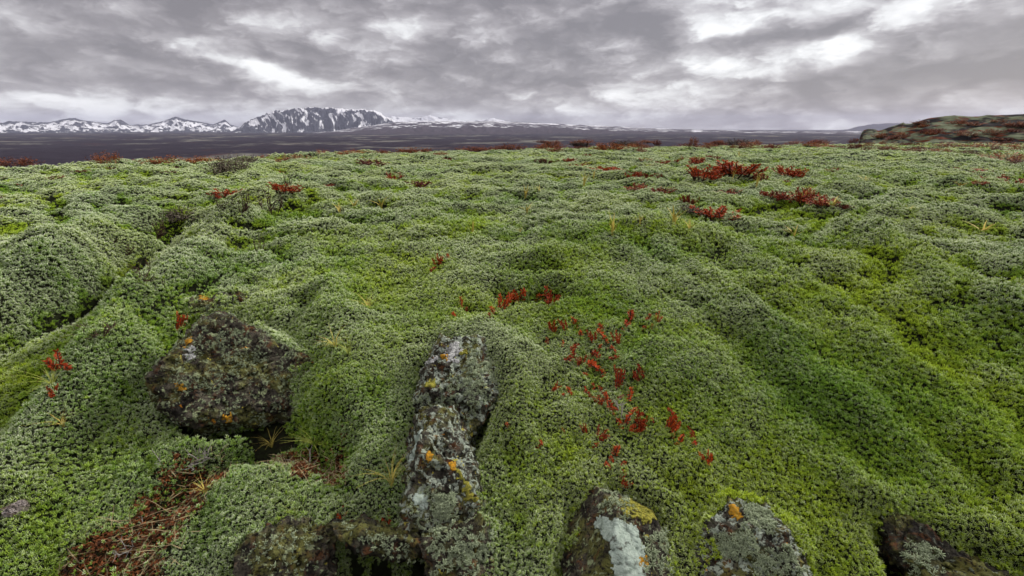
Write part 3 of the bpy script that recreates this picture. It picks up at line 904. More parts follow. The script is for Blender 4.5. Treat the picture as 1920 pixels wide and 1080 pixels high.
K = rock('stone', 30, 955, 36, 26, rm4, 'small pinkish white stone lying on the moss at the left edge', 'stone', seed=5, depth=.9, push=-.25, ground_fn=height, rough=.10, pit=.002)
def scatter(n_max, dens):
    """points on the ground sheet with density dens(r) per square metre"""
    tri = np.vstack([GF[:, [0, 1, 2]], GF[:, [0, 2, 3]]])
    p0, p1, p2 = GV[tri[:, 0]], GV[tri[:, 1]], GV[tri[:, 2]]
    cr = np.cross(p1 - p0, p2 - p0); ar = .5 * np.linalg.norm(cr, axis=1)
    c = (p0 + p1 + p2) / 3; r = np.linalg.norm(c - np.array([0, 0, CAMZ]), axis=1)
    a = np.degrees(np.arctan2(c[:, 0], c[:, 1]))
    ok = (np.abs(a) < 61) & (c[:, 1] > .55) & (c[:, 2] > -3)
    ex = ar * dens(r) * ok
    k = np.floor(ex + rng.random(len(ex))).astype(int)
    idx = np.repeat(np.arange(len(k)), k)
    u, v_ = rng.random(len(idx)), rng.random(len(idx)); fl = u + v_ > 1
    u[fl], v_[fl] = 1 - u[fl], 1 - v_[fl]
    P = p0[idx] + u[:, None] * (p1 - p0)[idx] + v_[:, None] * (p2 - p0)[idx]
    Nn = cr[idx] / (2 * ar[idx][:, None] + 1e-15)
    Nn *= np.sign(Nn[:, 2:3] + 1e-9)
    return P, Nn


def spacing(r):
    return np.maximum(.0064, .0030 * r * (1 - .12 * sstep(3, 6, r) + .35 * sstep(8, 20, r)))


P, Nn = scatter(0, lambda r: 1.0 / spacing(r) ** 2)
keep = np.ones(len(P), bool)
for p in BARE:
    keep &= poly_sd(P[:, 0], P[:, 1], p) < .012 * perlin(P[:, 0] * 30, P[:, 1] * 30, 88)
for p in THIN:
    dd = poly_sd(P[:, 0], P[:, 1], p) + .05 * fbm(P[:, 0] * 9, P[:, 1] * 9, 3, 89)
    keep &= rng.random(len(P)) > .80 * sstep(-.02, .05, dd + .03 * perlin(P[:, 0] * 25, P[:, 1] * 25, 91))
P, Nn = P[keep], Nn[keep]
# moss thinned in the creases between the hummocks, which darkens them
_r = np.hypot(P[:, 0], P[:, 1]); _e = .05 + .02 * _r
_cv = (height(P[:, 0], P[:, 1]) - sum(height(P[:, 0] + _e * math.cos(q), P[:, 1] + _e * math.sin(q)) for q in (0, 1.571, 3.142, 4.712)) / 4) / _e
gap_ = sstep(.05, .14, -_cv + .07 * fbm(P[:, 0] * 3, P[:, 1] * 3, 3, 66)) * (.30 + .5 * sstep(2.2, 3.5, _r))
k_ = rng.random(len(P)) > gap_
P, Nn = P[k_], Nn[k_]
# the moss creeps up over the rims of the rocks
CP, CN = [], []
for (_o, W_, N_, _g) in ROCKS:
    if _o.name == 'stone': continue
    ha = W_[:, 2] - height(W_[:, 0], W_[:, 1])
    lim = .034 + .060 * fbm3(W_ * 9, 3, 7) + .04 * np.clip(N_[:, 2], 0, 1) - .03 * (_o is B[0]) + .035 * (_o in (G1[0], H_[0], I_[0]))
    i_ = np.nonzero((ha > -.01) & (ha < lim) & (N_[:, 2] > -.4))[0]
    if not len(i_): continue
    ext = W_.max(0) - W_.min(0); area = ext[0] * ext[2] * 3.6
    i_ = rng.choice(i_, max(10, int(len(i_) / len(W_) * area / .0074 ** 2 * 1.1)))
    CP.append(W_[i_] + rng.normal(0, .003, (len(i_), 3))); CN.append(N_[i_])
P = np.vstack([P] + CP); Nn = np.vstack([Nn] + CN)
rP = np.linalg.norm(P - np.array([0, 0, CAMZ]), axis=1)
# convexity of the surface: hoary tips grow on the exposed tops
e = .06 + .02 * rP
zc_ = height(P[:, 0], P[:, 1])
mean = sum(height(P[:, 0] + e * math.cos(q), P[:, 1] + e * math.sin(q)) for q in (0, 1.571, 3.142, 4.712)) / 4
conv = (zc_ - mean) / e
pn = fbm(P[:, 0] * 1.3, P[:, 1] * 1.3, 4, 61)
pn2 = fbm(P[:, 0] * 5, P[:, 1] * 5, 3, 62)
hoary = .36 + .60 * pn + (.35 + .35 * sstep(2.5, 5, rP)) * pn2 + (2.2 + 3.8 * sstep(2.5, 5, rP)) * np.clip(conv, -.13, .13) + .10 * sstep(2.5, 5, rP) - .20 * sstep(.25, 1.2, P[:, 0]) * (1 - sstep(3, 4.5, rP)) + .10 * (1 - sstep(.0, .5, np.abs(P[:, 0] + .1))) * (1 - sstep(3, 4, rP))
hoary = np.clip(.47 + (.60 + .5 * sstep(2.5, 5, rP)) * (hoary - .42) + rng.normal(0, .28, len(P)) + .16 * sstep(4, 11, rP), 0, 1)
# known lush (+) and frosted (-) patches of this mound: photo pixel, radius there, amount
tone = np.zeros(len(P))
for px_, py_, rad_, am_ in [(1095, 570, 60, .4), (615, 745, 75, .45), (860, 440, 55, .35), (310, 470, 70, .4), (1420, 395, 70, .35), (1640, 505, 110, .25), (1780, 830, 220, .3), (1500, 900, 160, .2),
                            (60, 720, 80, .35), (560, 990, 60, .3), (1180, 420, 40, .3), (520, 320, 60, .3), (220, 340, 60, .25), (1700, 345, 80, .3), (240, 640, 80, .25), (1020, 870, 90, .15),
                            (1010, 385, 130, -.35), (1170, 400, 70, -.3), (930, 470, 90, -.35), (1240, 525, 110, -.3), (800, 560, 130, -.25), (80, 430, 70, -.35), (1090, 770, 150, -.25), (880, 700, 80, -.35),
                            (640, 440, 90, -.35), (250, 400, 60, -.3), (1330, 445, 60, -.3), (1560, 600, 60, -.2), (1870, 470, 80, -.3), (150, 860, 160, -.15), (430, 960, 120, -.3), (1240, 350, 90, -.3), (1640, 380, 90, -.3)]:
    q_ = at1(px_, py_); r_ = rad_ * np.linalg.norm(q_ - np.array([0, 0, CAMZ])) / F
    tone += am_ * np.exp(-(((P[:, 0] - q_[0]) / r_) ** 2 + ((P[:, 1] - q_[1]) / (1.3 * r_)) ** 2))
hoary = np.clip(hoary - tone * (.8 + .5 * pn2), 0, 1)
yel = np.clip(.35 * tone + .5 + .7 * fbm(P[:, 0] * .9 + 9, P[:, 1] * .9, 3, 63) + rng.normal(0, .15, len(P)), 0, 1)
scl = spacing(rP) * (.74 + .46 * rng.random(len(P))) * (1.12 - .34 * hoary * sstep(.0, .6, pn2 + .3))
sclz = np.minimum(scl * 1.2, .03) * (.95 + .8 * rng.random(len(P))) * (1 - .45 * sstep(3.5, 7, rP))
P = P + Nn * (sclz * rng.uniform(-.7, 1.35, len(P)))[:, None]
NPROTO = 4
var = rng.integers(1, NPROTO + 1, len(P))
up = Nn * .75 + np.array([0, 0, .45]) + rng.normal(0, .30, Nn.shape)
up /= np.linalg.norm(up, axis=1)[:, None]
# euler XYZ whose z axis is `up`, with a random spin first
spin = rng.random(len(P)) * 6.283
th = np.arccos(np.clip(up[:, 2], -1, 1)); ph = np.arctan2(up[:, 1], up[:, 0])
cz, sz, ct, st, cs, ss = np.cos(ph), np.sin(ph), np.cos(th), np.sin(th), np.cos(spin), np.sin(spin)
# M = Rz(ph) Ry(th) Rz(spin)
m00 = cz * ct * cs - sz * ss; m10 = sz * ct * cs + cz * ss; m20 = -st * cs
m21 = st * ss; m22 = ct
rot = np.stack([np.arctan2(m21, m22), np.arcsin(np.clip(-m20, -1, 1)), np.arctan2(m10, m00)], 1)


mm, t, b = new_mat('moss_shoots', .9, .08)
a_h = t.n('ShaderNodeAttribute', attribute_type='INSTANCER', attribute_name='hoary').outputs['Fac']
a_y = t.n('ShaderNodeAttribute', attribute_type='INSTANCER', attribute_name='yellow').outputs['Fac']
a_t = t.n('ShaderNodeAttribute', attribute_type='GEOMETRY', attribute_name='tip').outputs['Fac']
green = t.mix(a_y, (.17, .31, .035), (.38, .50, .035))
low = t.mix(a_y, (.010, .022, .004), (.022, .030, .004))
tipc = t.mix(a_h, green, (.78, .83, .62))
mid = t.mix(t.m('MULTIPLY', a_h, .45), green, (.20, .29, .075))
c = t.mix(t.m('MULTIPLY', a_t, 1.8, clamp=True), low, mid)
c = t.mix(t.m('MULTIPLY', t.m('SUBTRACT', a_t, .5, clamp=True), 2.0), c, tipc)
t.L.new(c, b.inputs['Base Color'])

pv, pf, ptip, pid = [], [], [], []
for k in range(NPROTO):
    V, T, tp = shoots(100 + k)
    pf.append(T + sum(len(q) for q in pv)); pv.append(V + np.array([0, 0, -60.0])); ptip.append(tp); pid.append(np.full(len(V), k + 1))
nv = sum(len(q) for q in pv)
allv = np.vstack(pv + [P])
z0 = np.zeros(len(P))
moss = mesh_np('moss', allv, np.vstack(pf), mm, attrs={
    'tip': np.concatenate(ptip + [z0]), 'proto': np.concatenate(pid + [z0]), 'variant': np.concatenate([np.zeros(nv), var]),
    'hoary': np.concatenate([np.zeros(nv), hoary]), 'yellow': np.concatenate([np.zeros(nv), yel])})
at_ = moss.data.attributes.new('scl', 'FLOAT_VECTOR', 'POINT')
at_.data.foreach_set('vector', np.vstack([np.ones((nv, 3)), np.stack([scl, scl, sclz], 1)]).astype(np.float32).ravel())
at_ = moss.data.attributes.new('rot', 'FLOAT_VECTOR', 'POINT')
at_.data.foreach_set('vector', np.vstack([np.zeros((nv, 3)), rot]).astype(np.float32).ravel())
tag(moss, 'thick blanket of hoary pale green moss over the lava mound', 'moss', kind='stuff')


def scatter_nodes(name, nproto, mat, zoff=60.0):
    g = bpy.data.node_groups.new(name, 'GeometryNodeTree')
    g.interface.new_socket('Geometry', in_out='INPUT', socket_type='NodeSocketGeometry')
    g.interface.new_socket('Geometry', in_out='OUTPUT', socket_type='NodeSocketGeometry')
    N, L = g.nodes, g.links
    gi, go = N.new('NodeGroupInput'), N.new('NodeGroupOutput')
    jn = N.new('GeometryNodeJoinGeometry')
    def attr(nm, tp='FLOAT'):
        o = N.new('GeometryNodeInputNamedAttribute'); o.data_type = tp; o.inputs['Name'].default_value = nm
        return o.outputs['Attribute']
    def eq(sock, k):
        o = N.new('FunctionNodeCompare'); o.data_type = 'FLOAT'; o.operation = 'EQUAL'
        L.new(sock, o.inputs[0]); o.inputs[1].default_value = k; o.inputs['Epsilon'].default_value = .1
        return o.outputs[0]
    e2r = N.new('FunctionNodeEulerToRotation'); L.new(attr('rot', 'FLOAT_VECTOR'), e2r.inputs[0])
    pa, va, sa = attr('proto'), attr('variant'), attr('scl', 'FLOAT_VECTOR')
    for k in range(1, nproto + 1):
        sp = N.new('GeometryNodeSeparateGeometry'); sp.domain = 'POINT'
        L.new(gi.outputs[0], sp.inputs[0]); L.new(eq(pa, k), sp.inputs['Selection'])
        tr = N.new('GeometryNodeTransform'); L.new(sp.outputs[0], tr.inputs[0]); tr.inputs['Translation'].default_value = (0, 0, zoff)
        iop = N.new('GeometryNodeInstanceOnPoints')
        L.new(gi.outputs[0], iop.inputs['Points']); L.new(eq(va, k), iop.inputs['Selection'])
        L.new(tr.outputs[0], iop.inputs['Instance']); L.new(e2r.outputs[0], iop.inputs['Rotation']); L.new(sa, iop.inputs['Scale'])
        L.new(iop.outputs[0], jn.inputs[0])
    L.new(jn.outputs[0], go.inputs[0])
    return g


md = moss.modifiers.new('scatter', 'NODES')
md.node_group = scatter_nodes('moss_scatter', NPROTO, mm)
print('moss shoots', len(P))
# ------------------------------------------------------------------ plants
def leaf_mat(name, a, b_, rough=.7):
    m, t, b = new_mat(name, rough, .2)
    oi = t.n('ShaderNodeObjectInfo'); co = t.n('ShaderNodeTexCoord').outputs['Object']
    wn = t.n('ShaderNodeTexNoise'); wn.inputs['Scale'].default_value = 40; t.L.new(co, wn.inputs['Vector'])
    f_ = t.m('ADD', t.m('MULTIPLY', t.m('SUBTRACT', wn.outputs['Fac'], .5), 2.2), t.m('ADD', t.m('MULTIPLY', oi.outputs['Random'], .6), .2), clamp=True)
    t.L.new(t.mix(f_, a, b_), b.inputs['Base Color'])
    return m


red_m = leaf_mat('red_leaves', (.20, .022, .008), (.60, .09, .014))
dred_m = leaf_mat('dark_red_leaves', (.07, .016, .010), (.28, .05, .016))
mred_m = leaf_mat('russet_leaves', (.16, .020, .008), (.50, .07, .013))
rustl_m = leaf_mat('rusty_leaves', (.17, .045, .014), (.36, .11, .02))
brown_m = leaf_mat('brown_twigs', (.035, .020, .014), (.085, .050, .032))
grey_m = leaf_mat('grey_twigs', (.22, .20, .17), (.42, .40, .36))
straw_m = leaf_mat('straw_blades', (.42, .36, .07), (.68, .54, .14))
lime_m = leaf_mat('green_blades', (.26, .32, .05), (.46, .48, .10))
dun_m = leaf_mat('dun_leaves', (.07, .06, .045), (.17, .14, .10))


class MB:
    """collects pieces of one mesh"""
    def __init__(s): s.v, s.q, s.t, s.n = [], [], [], 0

    def leaf(s, p, d, L, wd, g, cup=.12):
        d = np.asarray(d, float); d = d / np.linalg.norm(d)
        r = g.normal(size=3); x = np.cross(d, r); x /= np.linalg.norm(x); z = np.cross(x, d)
        p = np.asarray(p, float)
        s.v += [p, p + d * L * .5 + x * wd / 2 + z * cup * L, p + d * L, p + d * L * .5 - x * wd / 2 + z * cup * L]
        n = s.n; s.t += [(n, n + 1, n + 2), (n, n + 2, n + 3)]; s.n += 4

    def tube(s, pts, r0, r1, k=4):
        pts = [np.asarray(p, float) for p in pts]; m = len(pts)
        for i, p in enumerate(pts):
            d = pts[min(i + 1, m - 1)] - pts[max(i - 1, 0)]; d /= np.linalg.norm(d) + 1e-9
            a = np.cross(d, (.31, .95, .05)); a /= np.linalg.norm(a) + 1e-9; b = np.cross(d, a)
            r = r0 + (r1 - r0) * i / (m - 1)
            for j in range(k):
                th = 6.283 * j / k; s.v.append(p + r * (math.cos(th) * a + math.sin(th) * b))
        for i in range(m - 1):
            for j in range(k):
                s.q.append((s.n + i * k + j, s.n + i * k + (j + 1) % k, s.n + (i + 1) * k + (j + 1) % k, s.n + (i + 1) * k + j))
        s.n += m * k

    def blade(s, pts, w0, g):
        pts = [np.asarray(p, float) for p in pts]; m = len(pts); side = np.cross(pts[-1] - pts[0], (0, 0, 1.0)) + g.normal(size=3) * .02
        side /= np.linalg.norm(side)
        for i, p in enumerate(pts):
            w_ = w0 * (1 - .9 * i / (m - 1)); s.v += [p - side * w_ / 2, p + side * w_ / 2 + np.array([0, 0, w_ * .3])]
        for i in range(m - 1): s.q.append((s.n + 2 * i, s.n + 2 * i + 1, s.n + 2 * i + 3, s.n + 2 * i + 2))
        s.n += 2 * m

    def build(s, name, mat, parent=None):
        fs = [np.array(f) for f in (s.q, s.t) if f]
        return mesh_np(name, np.array(s.v), fs, mat, parent)


def bottlebrush(st, lf, p0, d, L, rad, g, nl=26, bare=.3):
    """an upright shoot densely set with short leaves"""
    d = np.asarray(d, float); d /= np.linalg.norm(d)
    bend = g.normal(0, .18, 3); bend[2] = abs(bend[2]) * .5
    pts = [np.asarray(p0) + d * L * q + bend * L * q * q for q in np.linspace(0, 1, 5)]
    st.tube([(pts[0][0] * .05, pts[0][1] * .05, pts[0][2] - .12)] + pts, .055 * rad / .22, .03 * rad / .22, 4)
    for k in range(nl):
        q = bare + (1 - bare) * (k + g.random()) / nl
        c = np.asarray(p0) + d * L * q + bend * L * q * q
        o = g.normal(size=3); o -= d * (o @ d); o /= np.linalg.norm(o)
        lf.leaf(c, o * .9 + d * (.55 + .8 * (q > .9)), rad * (.9 + .6 * g.random()), rad * .50, g)


def make_root(name, loc=(0, 0, 0)):
    o = bpy.data.objects.new(name, None); COL.objects.link(o); o.location = loc; o.empty_display_size = .05
    return o


def dup(root, name=None):
    r = root.copy(); COL.objects.link(r)
    for ch in list(root.children):
        c = ch.copy(); COL.objects.link(c); c.parent = r
    return r


def proto_sprig(seed, n, spread):
    g = np.random.default_rng(seed); st, lf = MB(), MB()
    for k in range(n):
        a = g.random() * 6.283; q = 0 if n == 1 else spread * (.3 + .7 * g.random())
        d = (math.cos(a) * q, math.sin(a) * q, 1.0)
        bottlebrush(st, lf, (math.cos(a) * q * .15, math.sin(a) * q * .15, -.15), d, (.75 + .4 * g.random()), .18, g, 34, .30)
    r = make_root('red_sprig'); st.build('stem', brown_m, r); lf.build('leaves', red_m, r)
    return r


def proto_shrub(seed, n, mat, name='red_shrub', lean=.5, nl=24, rad=.17):
    """a low dwarf shrub, about one unit wide and one high"""
    g = np.random.default_rng(seed); st, lf = MB(), MB()
    for k in range(n):
        a = g.random() * 6.283; q = math.sqrt(g.random()) * .5
        x, y = q * math.cos(a), q * math.sin(a)
        d = (x * lean * 2 + g.normal(0, .2), y * lean * 2 + g.normal(0, .2), 1.0)
        bottlebrush(st, lf, (x, y, -.25), d, (.75 + .5 * g.random()) * (1.1 - q * .5), rad * (.8 + .4 * g.random()), g, nl, .38)
    r = make_root(name); st.build('stems', brown_m, r); lf.build('leaves', mat, r)
    return r


def proto_brush(seed, mat, name='rusty_shrub', n=70):
    g = np.random.default_rng(seed); st, lf = MB(), MB()
    for k in range(n):
        a = g.random() * 6.283; q = math.sqrt(g.random()) * .5
        x, y = q * math.cos(a), q * math.sin(a); top = (1 - (q / .55) ** 2) * (.55 + .5 * g.random())
        d = np.array((x * .5 + g.normal(0, .12), y * .5 + g.normal(0, .12), .3 + top)); p = np.array((x * .8, y * .8, -.3))
        st.tube([(p[0] * .05, p[1] * .05, -.4), p, p + d * .5 + g.normal(0, .03, 3), p + d], .012, .005, 3)
        for i in range(15):
            lf.leaf(p + d * (.25 + .8 * g.random()) + g.normal(0, .035, 3), g.normal(size=3) + np.array((0, 0, .5)), .075, .05, g)
    r = make_root(name); st.build('stems', brown_m, r); lf.build('leaves', mat, r)
    return r


def proto_twigs(seed, mat, name='bare_shrub', n=6, leaves=0, lmat=None, lean=.8):
    g = np.random.default_rng(seed); st, lf = MB(), MB()
    def branch(p, d, L, r, lev):
        pts = [p]; dd = np.array(d, float)
        for i in range(4):
            dd = dd + g.normal(0, .28, 3) + np.array((0, 0, .06)); dd /= np.linalg.norm(dd); pts.append(pts[-1] + dd * L / 4)
        st.tube(pts, r, r * .45, 4)
        if leaves:
            for i in range(leaves): lf.leaf(pts[g.integers(1, 5)] + g.normal(0, .01, 3), g.normal(size=3) + np.array((0, 0, .5)), .08, .05, g)
        if lev:
            for i in range(2 + (g.random() > .5)):
                k = g.integers(1, 4); branch(pts[k], dd + g.normal(0, .55, 3) + np.array((0, 0, .15)), L * .62, r * .62, lev - 1)
    for k in range(n):
        a = g.random() * 6.283
        branch(np.array((.03 * math.cos(a), .03 * math.sin(a), -.12)), np.array((math.cos(a) * lean, math.sin(a) * lean, .75)), .62, .024, 2)
    r = make_root(name); st.build('branches', mat, r)
    if leaves: lf.build('leaves', lmat, r)
    return r


def proto_grass(seed, mat, n=16, flop=.8, wd=.036):
    """one tuft of narrow blades: a single mesh"""
    g = np.random.default_rng(seed); mb = MB()
    for k in range(n):
        a = g.random() * 6.283; L = .6 + .6 * g.random(); f = flop * (.3 + .9 * g.random())
        u = np.array((math.cos(a), math.sin(a), 0)); pts = []
        for i in range(6):
            q = i / 5; pts.append(u * (.03 + f * L * q * q * .9) + np.array((0, 0, L * (q - .42 * f * q * q)))  + g.normal(0, .008, 3))
        mb.blade(pts, wd, g)
    o = mb.build('grass_tuft', mat)
    return o


WORDS = ['nearest', 'second nearest', 'third nearest', 'fourth nearest', 'fifth nearest', 'sixth nearest', 'seventh nearest', 'eighth nearest', 'ninth nearest', 'tenth nearest']


def direction(dx, dy):
    s = []
    if abs(dy) > .42 * abs(dx): s.append('above' if dy < 0 else 'below')
    if abs(dx) > .42 * abs(dy) : s.append('left' if dx < 0 else 'right')
    if len(s) == 2: return f'{s[0]} and {s[1]} of'
    return {'above': 'above', 'below': 'below', 'left': 'left of', 'right': 'right of'}[s[0]]


def name_by_anchor(items, anchors, noun):
    """labels that find each small plant from a landmark: side, then rank by distance"""
    buckets = {}
    for it in items:
        if it.get('label'): continue
        ds = [(math.hypot(it['x'] - ax, (it['y'] - ay) * 1.4), nm, ax, ay) for nm, ax, ay in anchors]
        d, nm, ax, ay = min(ds)
        key = (it.get('kindname', noun), direction(it['x'] - ax, it['y'] - ay), nm)
        buckets.setdefault(key, []).append((d, id(it), it))
    for (nn, dr, nm), L in buckets.items():
        L.sort()
        for k, (_, _, it) in enumerate(L):
            rank = '' if len(L) == 1 else f', {WORDS[k]}'
            it['label'] = f'{nn} {dr} {nm}{rank}'


EXT = {}


def extent(src):
    """width and height above ground of a prototype in its own units"""
    key = tuple(ch.data.name for ch in src.children) or src.data.name
    if key not in EXT:
        vs = [v.co for m_ in ([ch.data for ch in src.children] or [src.data]) for v in m_.vertices]
        xs = np.array([(v.x, v.y, v.z) for v in vs])
        lo, hi = np.percentile(xs, 2, 0), np.percentile(xs, 98, 0)
        EXT[key] = (.5 * (hi[0] - lo[0] + hi[1] - lo[1]), max(hi[2], .1))
    return EXT[key]


def place(protos, used, it, w_unit, group, cat, g, lean=None):
    p = at1(it['x'], it['y'])
    k = it.get('p', g.integers(len(protos))) % len(protos)
    src = protos[k]
    o = dup(src) if used[k] else src
    used[k] = True
    r = np.linalg.norm(p - np.array([0, 0, CAMZ]))
    yd = np.array(px_dir(it['x'], it['y'])).ravel(); tt = r / np.linalg.norm(yd)
    w_ = it['w'] * tt / F; h_ = it['h'] * tt / F
    o.location = p
    o.rotation_euler = (g.normal(0, .06), g.normal(0, .06), g.random() * 6.28)
    if lean is not None: o.rotation_euler = (lean[0] + g.normal(0, .25), lean[1] + g.normal(0, .25), g.random() * 6.28)
    wu, hu = extent(src)
    o.scale = (w_ / wu, w_ / wu * it.get('d', 1.0), h_ / hu)
    tag(o, it['label'], cat, group)
    return o


g = np.random.default_rng(99)
# -- red sprigs of the near mound: x, y (foot) and height in the photo; negative height marks a cluster
SPR = [(1066, 592, 16), (1079, 622, 26), (1088, 634, 18), (1027, 647, 14), (1053, 653, 14), (1070, 658, 20), (1130, 628, 22),
       (1138, 648, 30), (1123, 658, 14), (1135, 658, 14), (1180, 601, 24), (1177, 615, 22), (1171, 627, 12), (1213, 604, 18), (1205, 622, 13), (1221, 620, 12),
       (1078, 674, 24), (1059, 681, 22), (1105, 676, 24), (1117, 696, 26), (1105, 694, 18), (1126, 672, 20), (1141, 678, 22), (1154, 668, 20), (1169, 680, 14),
       (1134, 707, 36), (1105, 714, 18), (1109, 725, 14), (1127, 714, 12), (1060, 744, 16), (1069, 744, 20), (1094, 744, 18),
       (1113, 740, 14), (1130, 745, 20), (1155, 748, 14), (1139, 750, 18), (1110, 754, 22), (1177, 758, 28), (1145, 774, 24), (1157, 772, 16), (1181, 778, 20), (1202, 778, 14),
       (1155, 784, 12), (1173, 800, 26), (1164, 809, 22), (1212, 808, 18), (1225, 796, 14), (1268, 786, 22), (1267, 811, 22), (1259, 823, 14), (1270, 840, 26),
       (1299, 835, 16), (1060, 816, 12), (1112, 844, 16), (1152, 858, 30), (1147, 868, 16), (1142, 882, 18), (1165, 876, 14), (1161, 899, 13), (1173, 893, 12),
       (955, 802, 14), (1017, 836, 16), (1003, 846, 14), (864, 580, 20), (851, 595, 18), (875, 588, 16), (928, 592, 20), (919, 600, 14), (1005, 570, 22),
       (803, 512, 18), (840, 490, 14)]
CLU = [(1037, 625, 38, 20, 'leaning red sprig cluster at the upper left end of the red scatter'), (1062, 622, 30, 14, None), (1114, 645, 30, 18, None), (1156, 648, 30, 16, None), (1230, 608, 28, 14, None), (1088, 688, 24, 22, None),
       (1156, 732, 50, 34, 'largest red sprig cluster, at the top of the bare white twig'), (1203, 712, 32, 24, 'trio of red sprigs forming a lone V on clear moss'), (1037, 736, 26, 16, None),
       (1127, 762, 24, 24, None), (1198, 804, 40, 28, 'red sprig cluster just below the bare white twig'), (1185, 812, 26, 20, None), (1253, 806, 42, 28, 'bright red sprig cluster right of the bare white twig, beyond a gap'),
       (1307, 823, 28, 20, 'rightmost forked red sprig cluster of the scatter'), (1099, 815, 28, 14, None), (1121, 826, 28, 24, None), (1169, 914, 26, 20, 'bright red sprig cluster on the very top edge of the wedge shaped boulder'),
       (1328, 872, 34, 26, 'small red sprig cluster alone at the lower right of the scatter'), (942, 582, 40, 28, 'tall red sprig cluster left of the dark moss hollow'), (972, 570, 34, 28, None), (1028, 578, 40, 34, 'red sprig cluster spilling from the dark moss hollow'),
       (822, 500, 26, 20, 'red sprig cluster alone on smooth moss above the centre boulder'), (333, 622, 40, 30, 'red sprig cluster against the upper left edge of the large boulder'), (120, 700, 44, 40, 'dull red sprig cluster by yellow grass near the left edge'), (106, 742, 30, 20, None),
       (640, 972, 22, 20, 'dark red sprig hanging above the flat rock slab'), (730, 985, 26, 22, 'red sprig cluster in the crack beside the pitted boulder')]
anch = [(lb.replace('sprig cluster', 'cluster').replace('sprigs', 'sprigs').split(',')[0], x, y) for x, y, h, w_, lb in CLU if lb]
short = {1037: 'the upper left cluster', 1156: 'the cluster on the white twig', 1203: 'the lone V trio', 1198: 'the cluster under the white twig', 1253: 'the bright red cluster',
         1307: 'the rightmost forked cluster', 1169: 'the cluster on the wedge boulder', 1328: 'the lone lower right cluster', 942: 'the cluster beside the dark hollow', 1028: 'the cluster in the dark hollow',
         822: 'the cluster on smooth moss', 120: 'the dull cluster at the left edge'}
anch = [(short[x], x, y) for x, y, h, w_, lb in CLU if lb and x in short]
items = []
for x, y, h in SPR: items.append(dict(x=x, y=y, h=h * 1.0, w=h * .58, kindname='tall single red sprig' if h >= 24 else ('single red sprig' if h >= 17 else 'tiny single red sprig'), n=1))
for x, y, h, w_, lb in CLU: items.append(dict(x=x, y=y, h=h * .85, w=w_ * .85, kindname='red sprig cluster', label=lb, n=5))
name_by_anchor(items, anch, 'red sprig')
p1 = [proto_sprig(201 + k, 1, 0) for k in range(4)]; p5 = [proto_sprig(221 + k, 4 + k % 3, .75) for k in range(5)]
u1, u5 = [False] * 4, [False] * 5
for it in items:
    if it['n'] == 1: place(p1, u1, it, .50, 'red sprigs scattered on the moss mound', 'sprig', g, lean=(.25, .05))
    else: place(p5, u5, it, 1.0, 'red sprigs scattered on the moss mound', 'sprig', g, lean=(.15, 0))

